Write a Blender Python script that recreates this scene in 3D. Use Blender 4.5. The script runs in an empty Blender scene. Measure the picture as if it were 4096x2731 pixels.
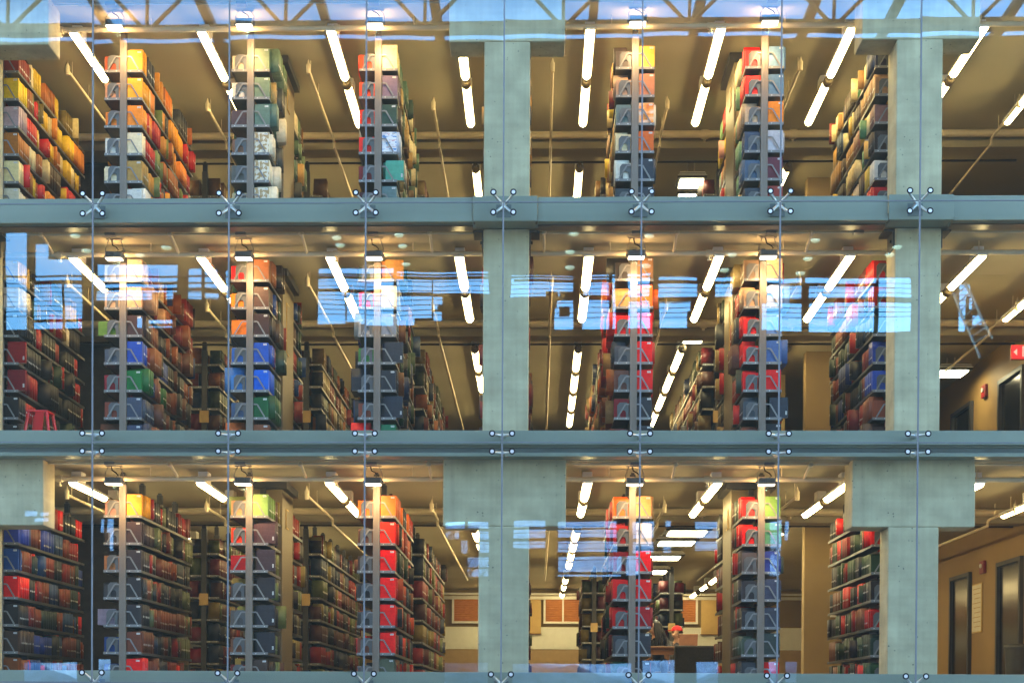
import bpy, bmesh, math, random
import numpy as np
from mathutils import Vector, Matrix

S = bpy.context.scene
COL = S.collection
rnd = random.Random(7)

# ------------------------------------------------------------------ camera
def make_camera():
    yaw, pitch, roll = .02382, -.01187, .0052
    fw = Vector((-math.sin(yaw), math.cos(yaw), 0)); rt = Vector((math.cos(yaw), math.sin(yaw), 0)); up = Vector((0, 0, 1))
    fw, up = fw * math.cos(pitch) + up * math.sin(pitch), up * math.cos(pitch) - fw * math.sin(pitch)
    rt, up = rt * math.cos(roll) + up * math.sin(roll), up * math.cos(roll) - rt * math.sin(roll)
    cd = bpy.data.cameras.new('camera'); cam = bpy.data.objects.new('camera', cd); COL.objects.link(cam)
    cd.sensor_width = 36; cd.sensor_fit = 'HORIZONTAL'; cd.lens = 5478.12 / 4096 * 36
    cd.shift_x = .00818; cd.shift_y = .37326; cd.clip_start = .1; cd.clip_end = 2000
    m = Matrix((rt, up, -fw)).transposed().to_4x4(); m.translation = Vector((.40005, -15.40164, -.29407))
    cam.matrix_world = m; S.camera = cam
make_camera()

# ------------------------------------------------------------------ sky, sun, exposure
SUN_ELEV, SUN_AZ = math.radians(11), math.radians(-50)      # low, to the left and slightly behind the library
W = bpy.data.worlds.new('World'); S.world = W; W.use_nodes = True
_n = W.node_tree.nodes; _bg = _n['Background']
_sky = _n.new('ShaderNodeTexSky'); _sky.sky_type = 'NISHITA'; _sky.sun_disc = False
_sky.sun_elevation = SUN_ELEV; _sky.sun_rotation = SUN_AZ; _sky.air_density = 1.0; _sky.dust_density = .3; _sky.ozone_density = 2.2
W.node_tree.links.new(_sky.outputs[0], _bg.inputs[0]); _bg.inputs[1].default_value = .15
_sd = bpy.data.lights.new('sun', 'SUN'); _sd.energy = .5; _sd.angle = math.radians(35); _sd.color = (1, .9, .78)
_so = bpy.data.objects.new('sun', _sd); COL.objects.link(_so)
_dir = Vector((math.sin(SUN_AZ) * math.cos(SUN_ELEV), math.cos(SUN_AZ) * math.cos(SUN_ELEV), math.sin(SUN_ELEV)))
_so.rotation_euler = (-_dir).to_track_quat('-Z', 'Y').to_euler(); _so.location = (-20, 10, 30)
S.view_settings.view_transform = 'Standard'; S.view_settings.look = 'None'; S.view_settings.gamma = 1
S.view_settings.exposure = 4.0
S.cycles.use_denoising = True
S.cycles.max_bounces = 8; S.cycles.diffuse_bounces = 4; S.cycles.glossy_bounces = 3; S.cycles.transparent_max_bounces = 12
S.cycles.caustics_reflective = False; S.cycles.caustics_refractive = False
S.cycles.sample_clamp_indirect = 6

LAMP = 3.3        # emission of the tube lenses
FLOOD = .75      # watts of each flood lamp
GLASS_R = .064    # mirror share of each glass face

# ------------------------------------------------------------------ materials
def lin(c):
    return tuple(((v / 255) / 12.92 if v <= 10 else ((v / 255 + .055) / 1.055) ** 2.4) for v in c)

def cloth(c):
    a = lin(c); y = .3 * a[0] + .5 * a[1] + .2 * a[2]
    return tuple(max(.004, min(.85, y + 1.16 * (v - y))) for v in a)

def mat(name, col, rough=.6, metal=0, var=.12, scale=9, bump=0, spec=.4, stretch=(1, 1, 1), coat=0):
    m = bpy.data.materials.new(name); m.use_nodes = True
    nt = m.node_tree; b = nt.nodes['Principled BSDF']
    b.inputs['Roughness'].default_value = rough; b.inputs['Metallic'].default_value = metal
    b.inputs['Specular IOR Level'].default_value = spec; b.inputs['Coat Weight'].default_value = coat
    tc = nt.nodes.new('ShaderNodeTexCoord'); mp = nt.nodes.new('ShaderNodeMapping'); mp.inputs['Scale'].default_value = stretch
    nz = nt.nodes.new('ShaderNodeTexNoise'); nz.inputs['Scale'].default_value = scale; nz.inputs['Detail'].default_value = 6
    nt.links.new(tc.outputs['Object'], mp.inputs[0]); nt.links.new(mp.outputs[0], nz.inputs['Vector'])
    rp = nt.nodes.new('ShaderNodeValToRGB'); e = rp.color_ramp.elements
    e[0].position, e[1].position = .3, .7
    e[0].color = (*[max(0, c * (1 - var)) for c in col], 1); e[1].color = (*[min(1, c * (1 + var)) for c in col], 1)
    nt.links.new(nz.outputs['Fac'], rp.inputs[0]); nt.links.new(rp.outputs[0], b.inputs['Base Color'])
    if bump:
        bp_ = nt.nodes.new('ShaderNodeBump'); bp_.inputs['Strength'].default_value = bump; bp_.inputs['Distance'].default_value = .01
        nt.links.new(nz.outputs['Fac'], bp_.inputs['Height']); nt.links.new(bp_.outputs[0], b.inputs['Normal'])
    return m

def glow(name, col, strength, base=(.8, .8, .75)):
    m = bpy.data.materials.new(name); m.use_nodes = True; b = m.node_tree.nodes['Principled BSDF']
    b.inputs['Base Color'].default_value = (*base, 1); b.inputs['Emission Color'].default_value = (*col, 1)
    b.inputs['Emission Strength'].default_value = strength
    return m

def concrete_mat():
    m = mat('board_marked_concrete', (.45, .385, .245), .85, var=.19, scale=3.2, spec=.2)
    nt = m.node_tree; b = nt.nodes['Principled BSDF']; rp = [n for n in nt.nodes if n.type == 'VALTORGB'][0]
    tc = [n for n in nt.nodes if n.type == 'TEX_COORD'][0]
    # small air holes
    v = nt.nodes.new('ShaderNodeTexVoronoi'); v.inputs['Scale'].default_value = 13; v.feature = 'F1'
    nt.links.new(tc.outputs['Object'], v.inputs['Vector'])
    n2 = nt.nodes.new('ShaderNodeTexNoise'); n2.inputs['Scale'].default_value = 5; nt.links.new(tc.outputs['Object'], n2.inputs['Vector'])
    th = nt.nodes.new('ShaderNodeMath'); th.operation = 'MULTIPLY'; th.inputs[1].default_value = .15; nt.links.new(n2.outputs['Fac'], th.inputs[0])
    lt = nt.nodes.new('ShaderNodeMath'); lt.operation = 'LESS_THAN'; nt.links.new(v.outputs['Distance'], lt.inputs[0]); nt.links.new(th.outputs[0], lt.inputs[1])
    # faint horizontal pour lines and vertical run marks
    mp = nt.nodes.new('ShaderNodeMapping'); mp.inputs['Scale'].default_value = (.4, .4, 9); nt.links.new(tc.outputs['Object'], mp.inputs[0])
    n3 = nt.nodes.new('ShaderNodeTexNoise'); n3.inputs['Scale'].default_value = 1.6; n3.inputs['Detail'].default_value = 4; nt.links.new(mp.outputs[0], n3.inputs['Vector'])
    mp2 = nt.nodes.new('ShaderNodeMapping'); mp2.inputs['Scale'].default_value = (22, 22, .7); nt.links.new(tc.outputs['Object'], mp2.inputs[0])
    n4 = nt.nodes.new('ShaderNodeTexNoise'); n4.inputs['Scale'].default_value = 1; n4.inputs['Detail'].default_value = 3; nt.links.new(mp2.outputs[0], n4.inputs['Vector'])
    ad = nt.nodes.new('ShaderNodeMath'); ad.operation = 'ADD'; nt.links.new(n3.outputs['Fac'], ad.inputs[0]); nt.links.new(n4.outputs['Fac'], ad.inputs[1])
    mr = nt.nodes.new('ShaderNodeMapRange'); mr.inputs[1].default_value = .75; mr.inputs[2].default_value = 1.25; mr.inputs[3].default_value = .92; mr.inputs[4].default_value = 1.06
    nt.links.new(ad.outputs[0], mr.inputs[0])
    mx = nt.nodes.new('ShaderNodeMix'); mx.data_type = 'RGBA'; mx.blend_type = 'MULTIPLY'; mx.inputs[0].default_value = 1
    nt.links.new(rp.outputs[0], mx.inputs[6]); nt.links.new(mr.outputs[0], mx.inputs[7])
    mh = nt.nodes.new('ShaderNodeMix'); mh.data_type = 'RGBA'; mh.inputs[7].default_value = (.09, .085, .07, 1)
    nt.links.new(lt.outputs[0], mh.inputs[0]); nt.links.new(mx.outputs[2], mh.inputs[6]); nt.links.new(mh.outputs[2], b.inputs['Base Color'])
    return m

def glass_mat():
    m = bpy.data.materials.new('coated_glass'); m.use_nodes = True; nt = m.node_tree
    for n in list(nt.nodes): nt.nodes.remove(n)
    o = nt.nodes.new('ShaderNodeOutputMaterial'); t = nt.nodes.new('ShaderNodeBsdfTransparent'); g = nt.nodes.new('ShaderNodeBsdfGlossy')
    t.inputs[0].default_value = (.95, .975, .97, 1); g.inputs['Roughness'].default_value = 0; g.inputs[0].default_value = (.44, .76, 1, 1)
    fr = nt.nodes.new('ShaderNodeLayerWeight'); fr.inputs[0].default_value = .5
    pw = nt.nodes.new('ShaderNodeMath'); pw.operation = 'POWER'; pw.inputs[1].default_value = 5; nt.links.new(fr.outputs['Facing'], pw.inputs[0])
    ad = nt.nodes.new('ShaderNodeMath'); ad.operation = 'MULTIPLY_ADD'; ad.inputs[1].default_value = .9; ad.inputs[2].default_value = GLASS_R; ad.use_clamp = True; nt.links.new(pw.outputs[0], ad.inputs[0])
    mx = nt.nodes.new('ShaderNodeMixShader'); nt.links.new(ad.outputs[0], mx.inputs[0])
    nt.links.new(t.outputs[0], mx.inputs[1]); nt.links.new(g.outputs[0], mx.inputs[2])
    tc = nt.nodes.new('ShaderNodeTexCoord'); nz = nt.nodes.new('ShaderNodeTexNoise'); nz.inputs['Scale'].default_value = 1.1; nz.inputs['Detail'].default_value = 1
    bp_ = nt.nodes.new('ShaderNodeBump'); bp_.inputs['Strength'].default_value = .6; bp_.inputs['Distance'].default_value = .0014
    nt.links.new(tc.outputs['Object'], nz.inputs['Vector']); nt.links.new(nz.outputs['Fac'], bp_.inputs['Height']); nt.links.new(bp_.outputs[0], g.inputs['Normal'])
    nt.links.new(mx.outputs[0], o.inputs[0])
    return m

def book_mat():
    """cloth and paper covers: the colour comes with each book, spines carry a small stamped title band where uv says so"""
    m = bpy.data.materials.new('book_cloth'); m.use_nodes = True; nt = m.node_tree; b = nt.nodes['Principled BSDF']
    b.inputs['Roughness'].default_value = .5; b.inputs['Specular IOR Level'].default_value = .35
    at = nt.nodes.new('ShaderNodeAttribute'); at.attribute_name = 'bcol'
    tc = nt.nodes.new('ShaderNodeTexCoord'); nz = nt.nodes.new('ShaderNodeTexNoise'); nz.inputs['Scale'].default_value = 26; nz.inputs['Detail'].default_value = 5
    nt.links.new(tc.outputs['Object'], nz.inputs['Vector'])
    mr = nt.nodes.new('ShaderNodeMapRange'); mr.inputs[1].default_value = .3; mr.inputs[2].default_value = .7; mr.inputs[3].default_value = .82; mr.inputs[4].default_value = 1.12
    nt.links.new(nz.outputs['Fac'], mr.inputs[0])
    mx = nt.nodes.new('ShaderNodeMix'); mx.data_type = 'RGBA'; mx.blend_type = 'MULTIPLY'; mx.inputs[0].default_value = 1
    nt.links.new(at.outputs['Color'], mx.inputs[6]); nt.links.new(mr.outputs[0], mx.inputs[7])
    uv = nt.nodes.new('ShaderNodeUVMap'); uv.uv_map = 'spine'; sp = nt.nodes.new('ShaderNodeSeparateXYZ'); nt.links.new(uv.outputs[0], sp.inputs[0])
    def band(sock, c, w):
        k = nt.nodes.new('ShaderNodeMath'); k.operation = 'COMPARE'; k.inputs[1].default_value = c; k.inputs[2].default_value = w
        nt.links.new(sock, k.inputs[0]); return k.outputs[0]
    def mul(a, c):
        k = nt.nodes.new('ShaderNodeMath'); k.operation = 'MULTIPLY'; nt.links.new(a, k.inputs[0])
        if isinstance(c, float): k.inputs[1].default_value = c
        else: nt.links.new(c, k.inputs[1])
        return k.outputs[0]
    f = mul(mul(band(sp.outputs[0], .5, .36), band(sp.outputs[1], .03, .042)), at.outputs['Alpha'])
    m2 = nt.nodes.new('ShaderNodeMix'); m2.data_type = 'RGBA'; m2.inputs[7].default_value = (.85, .82, .74, 1)
    nt.links.new(f, m2.inputs[0]); nt.links.new(mx.outputs[2], m2.inputs[6]); nt.links.new(m2.outputs[2], b.inputs['Base Color'])
    return m

def print_mat(name, kind):
    m = bpy.data.materials.new(name); m.use_nodes = True; nt = m.node_tree; b = nt.nodes['Principled BSDF']; b.inputs['Roughness'].default_value = .35
    tc = nt.nodes.new('ShaderNodeTexCoord'); rp = nt.nodes.new('ShaderNodeValToRGB'); e = rp.color_ramp.elements
    if kind == 'flame':
        t = nt.nodes.new('ShaderNodeTexNoise'); t.inputs['Scale'].default_value = 6; t.inputs['Detail'].default_value = 2; mp = nt.nodes.new('ShaderNodeMapping'); mp.inputs['Scale'].default_value = (1, 1, 2)
        nt.links.new(tc.outputs['Object'], mp.inputs[0]); nt.links.new(mp.outputs[0], t.inputs['Vector'])
        e[0].position = .3; e[0].color = (*lin((235, 225, 215)), 1); e[1].position = .75; e[1].color = (*lin((190, 40, 30)), 1)
        x = e.new(.55); x.color = (*lin((240, 150, 50)), 1)
    elif kind == 'marble':
        t = nt.nodes.new('ShaderNodeTexNoise'); t.inputs['Scale'].default_value = 22; t.inputs['Detail'].default_value = 3; nt.links.new(tc.outputs['Object'], t.inputs['Vector'])
        e[0].position = .48; e[0].color = (*lin((170, 140, 95)), 1); e[1].position = .53; e[1].color = (*lin((222, 212, 190)), 1)
    elif kind == 'sheet':
        t = nt.nodes.new('ShaderNodeTexNoise'); t.inputs['Scale'].default_value = 16; t.inputs['Detail'].default_value = 2; mp = nt.nodes.new('ShaderNodeMapping'); mp.inputs['Scale'].default_value = (.6, 1, 2.4)
        nt.links.new(tc.outputs['Object'], mp.inputs[0]); nt.links.new(mp.outputs[0], t.inputs['Vector'])
        rp.color_ramp.interpolation = 'CONSTANT'
        e[0].position = 0; e[0].color = (*lin((90, 140, 200)), 1); e[1].position = .42; e[1].color = (*lin((225, 228, 235)), 1)
        x = e.new(.6); x.color = (*lin((200, 120, 120)), 1); x = e.new(.64); x.color = (*lin((190, 205, 225)), 1)
    nt.links.new(t.outputs['Fac'], rp.inputs[0]); nt.links.new(rp.outputs[0], b.inputs['Base Color'])
    return m

M = {
 'concrete': concrete_mat(), 'glass': glass_mat(), 'book': book_mat(),
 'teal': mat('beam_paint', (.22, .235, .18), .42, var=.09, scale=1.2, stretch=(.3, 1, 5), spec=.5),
 'teal_shaded': mat('shaded_beam_paint', (.11, .125, .12), .5, var=.12, scale=2, stretch=(.3, 1, 4)),  # darker copy of the beam paint: shade of recesses put into the colour
 'seal': mat('silicone_seal', (.15, .155, .165), .8, var=.05, spec=.08),
 'chrome': mat('brushed_steel', (.58, .58, .58), .5, metal=.6, var=.05, scale=40),
 'cast': mat('satin_steel', (.55, .55, .53), .35, metal=.8, var=.08),
 'black': mat('black_rubber', (.010, .010, .012), .6, spec=.15),
 'shelf': mat('grey_shelf_steel', (.052, .053, .056), .42, var=.12, scale=14, spec=.5),
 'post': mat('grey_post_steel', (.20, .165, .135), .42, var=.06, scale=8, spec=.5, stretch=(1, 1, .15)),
 'post_shaded': mat('shaded_post_steel', (.045, .043, .042), .45, var=.08),  # darker copy of the post steel, with the shade of the far ranges in it
 'strap': mat('bracket_steel', (.20, .20, .20), .35, var=.06),
 'plate': mat('bookend_enamel', (.10, .105, .11), .4, var=.06),
 'ceiling': mat('painted_concrete_ceiling', (.34, .30, .205), .8, var=.09, scale=.9),
 'soffit': mat('brown_soffit', (.13, .10, .075), .35, var=.25, scale=1.5, stretch=(1, 1, 1)),
 'floor': mat('brown_carpet', (.20, .15, .10), .95, var=.15, scale=40),
 'wall': mat('cream_wall_paint', (.22, .155, .07), .75, var=.05, scale=2),
 'lit_wall': mat('lamplit_wall_paint', (.75, .60, .26), .6, var=.04),  # paler yellow than the other walls: lamplight put into the colour
 'corridor': mat('corridor_paint', (.27, .165, .05), .6, var=.05, scale=2),
 'pillar': mat('pillar_paint', (.15, .115, .065), .5, var=.06, scale=2),
 'wall_white': mat('white_wall_paint', (.80, .82, .80), .7, var=.04),
 'wall_tan': mat('tan_wall_paint', (.42, .30, .16), .75, var=.06),
 'dark_wall': mat('dark_brown_panel', (.035, .027, .022), .5, var=.2),
 'pipe': mat('painted_pipe', (.55, .47, .33), .4, var=.06, scale=6),
 'white': mat('white_enamel', (.72, .71, .68), .4, var=.03),
 'dark': mat('dark_metal', (.035, .035, .038), .45),
 'grey_alu': mat('cast_aluminium', (.22, .20, .19), .42, metal=.3, var=.1),
 'sticker': mat('paper_sticker', (.78, .77, .74), .6, var=.03),
 'ink': mat('printed_ink', (.05, .05, .06), .6),
 'card': mat('tan_card', (.55, .38, .15), .7, var=.05),
 'terrace_lamp': glow('terrace_lamp_lens', (1, .85, .42), .25), 'lens': glow('lamp_lens', (1, .73, .31), LAMP), 'led': glow('led_strip', (1, .80, .55), .9),
 'troffer': glow('troffer_lens', (1, .85, .50), LAMP), 'exit_red': glow('exit_red', (1, .01, .03), .07, (.3, .005, .01)), 'exit_face': glow('exit_letter', (1, .5, .45), .05, (.5, .3, .3)),
 'red': mat('red_lacquer', lin((200, 18, 22)), .3, var=.05, coat=.3), 'maroon': mat('alarm_red', lin((120, 20, 25)), .4),
 'wood': mat('brown_wood', (.16, .07, .03), .4, var=.3, scale=4, stretch=(1, 8, 8)),
 'upholstery': mat('black_upholstery', (.02, .018, .018), .8, var=.2, scale=30),
 'laptop': mat('copper_laptop_shell', (.45, .27, .19), .35, metal=.5),
 'steel_door': mat('dark_steel_door', (.07, .06, .055), .18, metal=.85, var=.15, scale=2),
 'blind': mat('wood_blind', (.55, .22, .06), .5, var=.2, stretch=(1, 1, 8)),
 'paper': mat('cream_poster_paper', (.66, .60, .46), .6, var=.04),
 'skin': mat('skin', (.55, .33, .24), .5, var=.05), 'hair': mat('black_hair', (.012, .010, .010), .35, var=.3, scale=60, stretch=(8, 8, 1)),
 'coat': mat('black_knit', (.018, .017, .02), .8), 'cap_red': mat('red_felt', lin((190, 20, 25)), .7), 'denim': mat('dark_denim', (.03, .04, .07), .8),
 'brick': mat('opposite_brown_brick', (.035, .022, .015), .85, var=.2, scale=3), 'truss': mat('brown_truss_paint', (.09, .05, .028), .6),
 'cable': mat('rail_cable', (.05, .05, .06), .4, metal=.6), 'ground': mat('grey_paving', (.20, .20, .19), .9, var=.15, scale=.6),
 'jacket': mat('grey_jacket', (.10, .09, .10), .8), 'ladder': mat('galvanised_ladder', (.33, .33, .33), .5),
 'snow': mat('old_snow', (.62, .66, .78), .8, var=.3, scale=2.5),
 'bark': mat('grey_bark', (.07, .055, .045), .9, var=.3, scale=5),
 'flame': print_mat('orange_flame_print', 'flame'), 'marble': print_mat('cream_marble_print', 'marble'), 'sheet': print_mat('blue_white_print', 'sheet'),
}

# ------------------------------------------------------------------ helpers
class MB:
    """collects simple solids, builds one mesh object"""
    def __init__(s): s.v, s.f, s.m, s.sm = [], [], [], []
    def add(s, vs, fs, mi=0, smooth=False):
        b = len(s.v); s.v += [tuple(p) for p in vs]; s.f += [tuple(b + i for i in f) for f in fs]; s.m += [mi] * len(fs); s.sm += [smooth] * len(fs)
    def box(s, x0, x1, y0, y1, z0, z1, mi=0):
        s.add([(x0, y0, z0), (x1, y0, z0), (x1, y1, z0), (x0, y1, z0), (x0, y0, z1), (x1, y0, z1), (x1, y1, z1), (x0, y1, z1)],
              [(0, 3, 2, 1), (4, 5, 6, 7), (0, 1, 5, 4), (1, 2, 6, 5), (2, 3, 7, 6), (3, 0, 4, 7)], mi)
    def bbox(s, x0, x1, y0, y1, z0, z1, b=.004, mi=0):
        """box with chamfered edges"""
        bm = bmesh.new(); bmesh.ops.create_cube(bm, size=1)
        for v in bm.verts: v.co = Vector(((x0 + x1) / 2 + v.co.x * (x1 - x0), (y0 + y1) / 2 + v.co.y * (y1 - y0), (z0 + z1) / 2 + v.co.z * (z1 - z0)))
        bmesh.ops.bevel(bm, geom=bm.edges[:], offset=b, segments=2, affect='EDGES', profile=.5); s.bm(bm, mi)
    def bm(s, bm, mi=0, smooth=False):
        bm.verts.index_update(); s.add([v.co for v in bm.verts], [[v.index for v in f.verts] for f in bm.faces], mi, smooth); bm.free()
    def tube(s, pts, r, n=10, mi=0, cap=True, smooth=True):
        pts = [Vector(p) for p in pts]; rs = r if isinstance(r, (list, tuple)) else [r] * len(pts); rings = []
        for i, p in enumerate(pts):
            d = (pts[min(i + 1, len(pts) - 1)] - pts[max(i - 1, 0)]).normalized()
            a = Vector((0, 0, 1)) if abs(d.z) < .95 else Vector((1, 0, 0)); u = d.cross(a).normalized(); w = d.cross(u)
            rings.append([p + (u * math.cos(2 * math.pi * k / n) + w * math.sin(2 * math.pi * k / n)) * rs[i] for k in range(n)])
        vs = [q for ring in rings for q in ring]; fs = []
        for i in range(len(pts) - 1):
            for k in range(n): fs.append((i * n + k, i * n + (k + 1) % n, (i + 1) * n + (k + 1) % n, (i + 1) * n + k))
        s.add(vs, fs, mi, smooth)
        if cap: s.add(rings[0], [tuple(range(n))[::-1]], mi); s.add(rings[-1], [tuple(range(n))], mi)
    def prism(s, outline, axis, a, b, mi=0):
        """outline of 2d points extruded along axis from a to b; convex or simple polygons"""
        n = len(outline); f = {'x': lambda p, t: (t, p[0], p[1]), 'y': lambda p, t: (p[0], t, p[1]), 'z': lambda p, t: (p[0], p[1], t)}[axis]
        s.add([f(p, a) for p in outline] + [f(p, b) for p in outline], [tuple(range(n))[::-1], tuple(range(n, 2 * n))] + [(i, (i + 1) % n, n + (i + 1) % n, n + i) for i in range(n)], mi)
    def mesh(s, name, mats):
        me = bpy.data.meshes.new(name); me.from_pydata(s.v, [], s.f)
        for k in (mats if isinstance(mats, (list, tuple)) else [mats]): me.materials.append(M[k])
        me.polygons.foreach_set('material_index', s.m); me.polygons.foreach_set('use_smooth', s.sm)
        bm = bmesh.new(); bm.from_mesh(me); bmesh.ops.recalc_face_normals(bm, faces=bm.faces); bm.to_mesh(me); bm.free()
        return me
    def build(s, name, mats, parent=None, loc=(0, 0, 0)): return place(name, s.mesh(name, mats), parent, loc)

def place(name, mesh, parent=None, loc=(0, 0, 0), rot=None):
    o = bpy.data.objects.new(name, mesh); COL.objects.link(o); o.location = loc
    if rot: o.rotation_euler = rot
    if parent: o.parent = parent
    return o
def tag(o, label, cat, group=None):
    o['label'] = label; o['category'] = cat
    if group: o['group'] = group
    return o
def thing(name, loc, label, cat, group=None, rot=None):
    return tag(place(name, None, None, loc, rot), label, cat, group)
def structure(o): o['kind'] = 'structure'; return o
def copy_tree(o, parent=None):
    c = o.copy(); COL.objects.link(c); c.parent = parent
    for ch in list(o.children): copy_tree(ch, c)
    return c
def box(name, m, x0, x1, y0, y1, z0, z1, parent=None, loc=(0, 0, 0), b=0):
    k = MB()
    if b: k.bbox(x0, x1, y0, y1, z0, z1, b)
    else: k.box(x0, x1, y0, y1, z0, z1)
    return k.build(name, m, parent, loc)

P = 1.54427                       # glass joint and range pitch
YS = 1.13                         # near end of the shelving ranges
BAY = .813
FLOOR = {0: -.03, 1: 2.72, 2: 5.40}
CEIL = {0: 2.57, 1: 5.25, 2: 7.93}
FNAME = {0: 'bottom floor', 1: 'middle floor', 2: 'top floor'}
ORD = ['first', 'second', 'third', 'fourth', 'fifth', 'sixth', 'seventh', 'eighth', 'ninth', 'tenth', 'eleventh']
NUM = ['one', 'two', 'three', 'four', 'five', 'six', 'seven', 'eight', 'nine', 'ten']
SHELF = {2: [7.381 - .333 * k for k in range(6)], 1: [4.857 - .332 * k for k in range(7)], 0: [2.013 - .331 * k for k in range(7)]}

# ================================================================== the setting
structure(box('ground', 'ground', -150, 150, -150, 150, -2.2, -1.9))
for fl in (0, 1, 2):
    c = CEIL[fl]
    structure(box('ceiling', 'ceiling', -9, 9, .5 if fl < 2 else .1, 17.7, c, c + .04))
    structure(box('floor', 'floor', -9, 9, .5, 17.7, FLOOR[fl] - .1, FLOOR[fl]))
structure(box('roof', 'concrete', -9.2, 9.2, .1, 17.9, 7.98, 8.3))
structure(box('wall', 'wall', -9.2, -9, .5, 17.9, -1.9, 7.978))
structure(box('wall', 'wall', 9, 9.2, .5, 17.9, -1.9, 7.978))
structure(box('wall', 'wall', -8.99, 8.99, 17.7, 17.9, 2.6, 7.92))
structure(box('wall', 'wall_tan', -8.99, 8.99, 17.7, 17.9, -.13, 1.12))
structure(box('wall', 'wall_white', -8.99, 8.99, 17.69, 17.9, 1.124, 1.66))
structure(box('wall', 'wall', -8.99, 8.99, 17.7, 17.9, 1.664, 2.56))
structure(box('wall', 'concrete', -9.2, 9.2, 17.93, 18.15, -1.9, 8.3))  # outer shell added behind, stops sun leaking between the wall pieces
for fl in (0, 1, 2):
    f, c = FLOOR[fl], CEIL[fl]
    structure(box('wall', 'wall', 4.55, 6.3, 6.0, 6.2, f, c - .002))          # stair core behind the right range
    if fl < 2:
        structure(box('wall', 'corridor', 7.42, 7.62, 1.0, 17.6, f, c - .002))        # corridor wall with the doors
        structure(box('wall', 'wall_tan', 6.32, 7.4, 12.0, 12.2, f, c - .002))
    else:
        structure(box('wall', 'wall_tan', 6.32, 8.98, 7.0, 7.2, f, 6.75)); structure(box('wall', 'dark_wall', 6.32, 8.98, 6.9, 7.2, 6.76, 6.95)); structure(box('wall', 'wall', 6.32, 8.98, 7.0, 7.2, 6.96, c - .002))
    structure(box('wall', 'dark_wall', -6.7, -5.2, 5.3, 5.45, f, c - .002))   # dark partition at the end of the left aisle
    if fl: structure(box('wall', 'dark_wall' if fl == 2 else 'lit_wall', 3.45, 4.5, 7.5, 7.7, f, c - .002))

k = MB(); _N = 60; _r = random.Random(4)
_zz = [[-1.9 if b in (0, 5) else -1.9 + (3.0 + .5 * math.sin(a * .31) + _r.uniform(-.25, .25)) * (.75 if b in (1, 4) else 1) for a in range(_N + 1)] for b in range(6)]
k.add([(-24 + 48 * a / _N + _r.uniform(-.1, .1), -24 - b * .9, _zz[b][a]) for b in range(6) for a in range(_N + 1)], [(b * (_N + 1) + a, b * (_N + 1) + a + 1, (b + 1) * (_N + 1) + a + 1, (b + 1) * (_N + 1) + a) for b in range(5) for a in range(_N)], 0, True)
structure(k.build('snow_bank', 'snow'))
k = MB(); _zz = [[(-1.9 if b in (0, 6) else [0, 5, 10, 13.5, 12, 6, 0][b] + 1.3 * math.sin(a * .5 + b) + _r.uniform(-.6, .6)) for a in range(_N + 1)] for b in range(7)]
k.add([(-130 + 260 * a / _N, -52 - b * 8, _zz[b][a]) for b in range(7) for a in range(_N + 1)], [(b * (_N + 1) + a, b * (_N + 1) + a + 1, (b + 1) * (_N + 1) + a + 1, (b + 1) * (_N + 1) + a) for b in range(6) for a in range(_N)], 0, True)
structure(k.build('added_hill', 'snow'))  # unseen hill, added to cover the bright horizon in the lower reflections
# ------------------------------------------------------------------ concrete columns
def column(name, x0, x1, bx0, bx1, cb, ct, label):
    y0, y1 = .45, .84
    t = thing(name, ((x0 + x1) / 2, .64, -1.9), label, 'column', 'concrete columns behind the glass')
    ox, oy, oz = t.location
    def part(n, a, b, z0, z1, ya=y0, yb=y1):
        k = MB(); k.bbox(a - ox, b - ox, ya - oy, yb - oy, z0 - oz, z1 - oz, .012); return k.build(n, 'concrete', t)
    part('shaft', bx0, bx1, -1.9, 1.803)
    part('corbel', cb[0], cb[1], 1.803, 2.575)
    part('shaft', x0, x1, 2.6, 5.22)
    part('shaft', x0, x1, 5.25, 7.365)
    part('corbel', ct[0], ct[1], 7.365, 7.93)
    for s in (0, 1):
        k = MB(); xx = (x0, x1)[s] - ox; d = -1 if s == 0 else 1
        k.box(min(xx, xx + d * .018), max(xx, xx + d * .018), -.17, .1, 5.0 - oz, 5.212 - oz)
        k.box(min(xx + d * .019, xx + d * .12), max(xx + d * .019, xx + d * .12), -.17, .1, 5.19 - oz, 5.212 - oz)
        k.tube([(xx + d * .019, -.08, 5.1 - oz), (xx + d * .04, -.08, 5.1 - oz)], .02, 8)
        k.build('angle_bracket', 'dark', t)
column('concrete_column', -6.52, -5.984, -6.56, -5.99, (-6.8, -5.356), (-6.8, -5.30), 'pale concrete column with wide heads, cut off at the left edge')
column('concrete_column', -.24, .288, -.278, .305, (-.693, .729), (-.648, .689), 'pale concrete column with wide heads in the middle of the facade')
column('concrete_column', 4.48, 5.003, 4.43, 5.004, (4.011, 5.416), (4.083, 5.426), 'pale concrete column with wide heads in front of the rightmost bookshelves')

# ------------------------------------------------------------------ steel beams at the floor edges
def beam_top(x0, x1, label):
    t = thing('steel_beam', ((x0 + x1) / 2, .3, 5.22), label, 'beam', 'teal grey steel beams'); ox, oy, oz = t.location
    k = MB(); k.bbox(x0 - ox, x1 - ox, .22 - oy, .30 - oy, 5.262 - oz, 5.50 - oz, .004); k.build('web', 'teal', t)
    k = MB(); k.bbox(x0 - ox, x1 - ox, .20 - oy, .44 - oy, 5.218 - oz, 5.258 - oz, .004); k.build('bottom_flange', 'teal', t)
    k = MB(); k.bbox(x0 - ox, x1 - ox, .302 - oy, .44 - oy, 5.475 - oz, 5.505 - oz, .004); k.build('top_flange', 'teal', t)
    k = MB(); k.box(x0 - ox, x1 - ox, .302 - oy, .46 - oy, 5.2 - oz, 5.216 - oz); k.build('soffit', 'soffit', t)
beam_top(-9, -.352, 'long teal grey beam under the top floor, left of the middle column')
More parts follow.
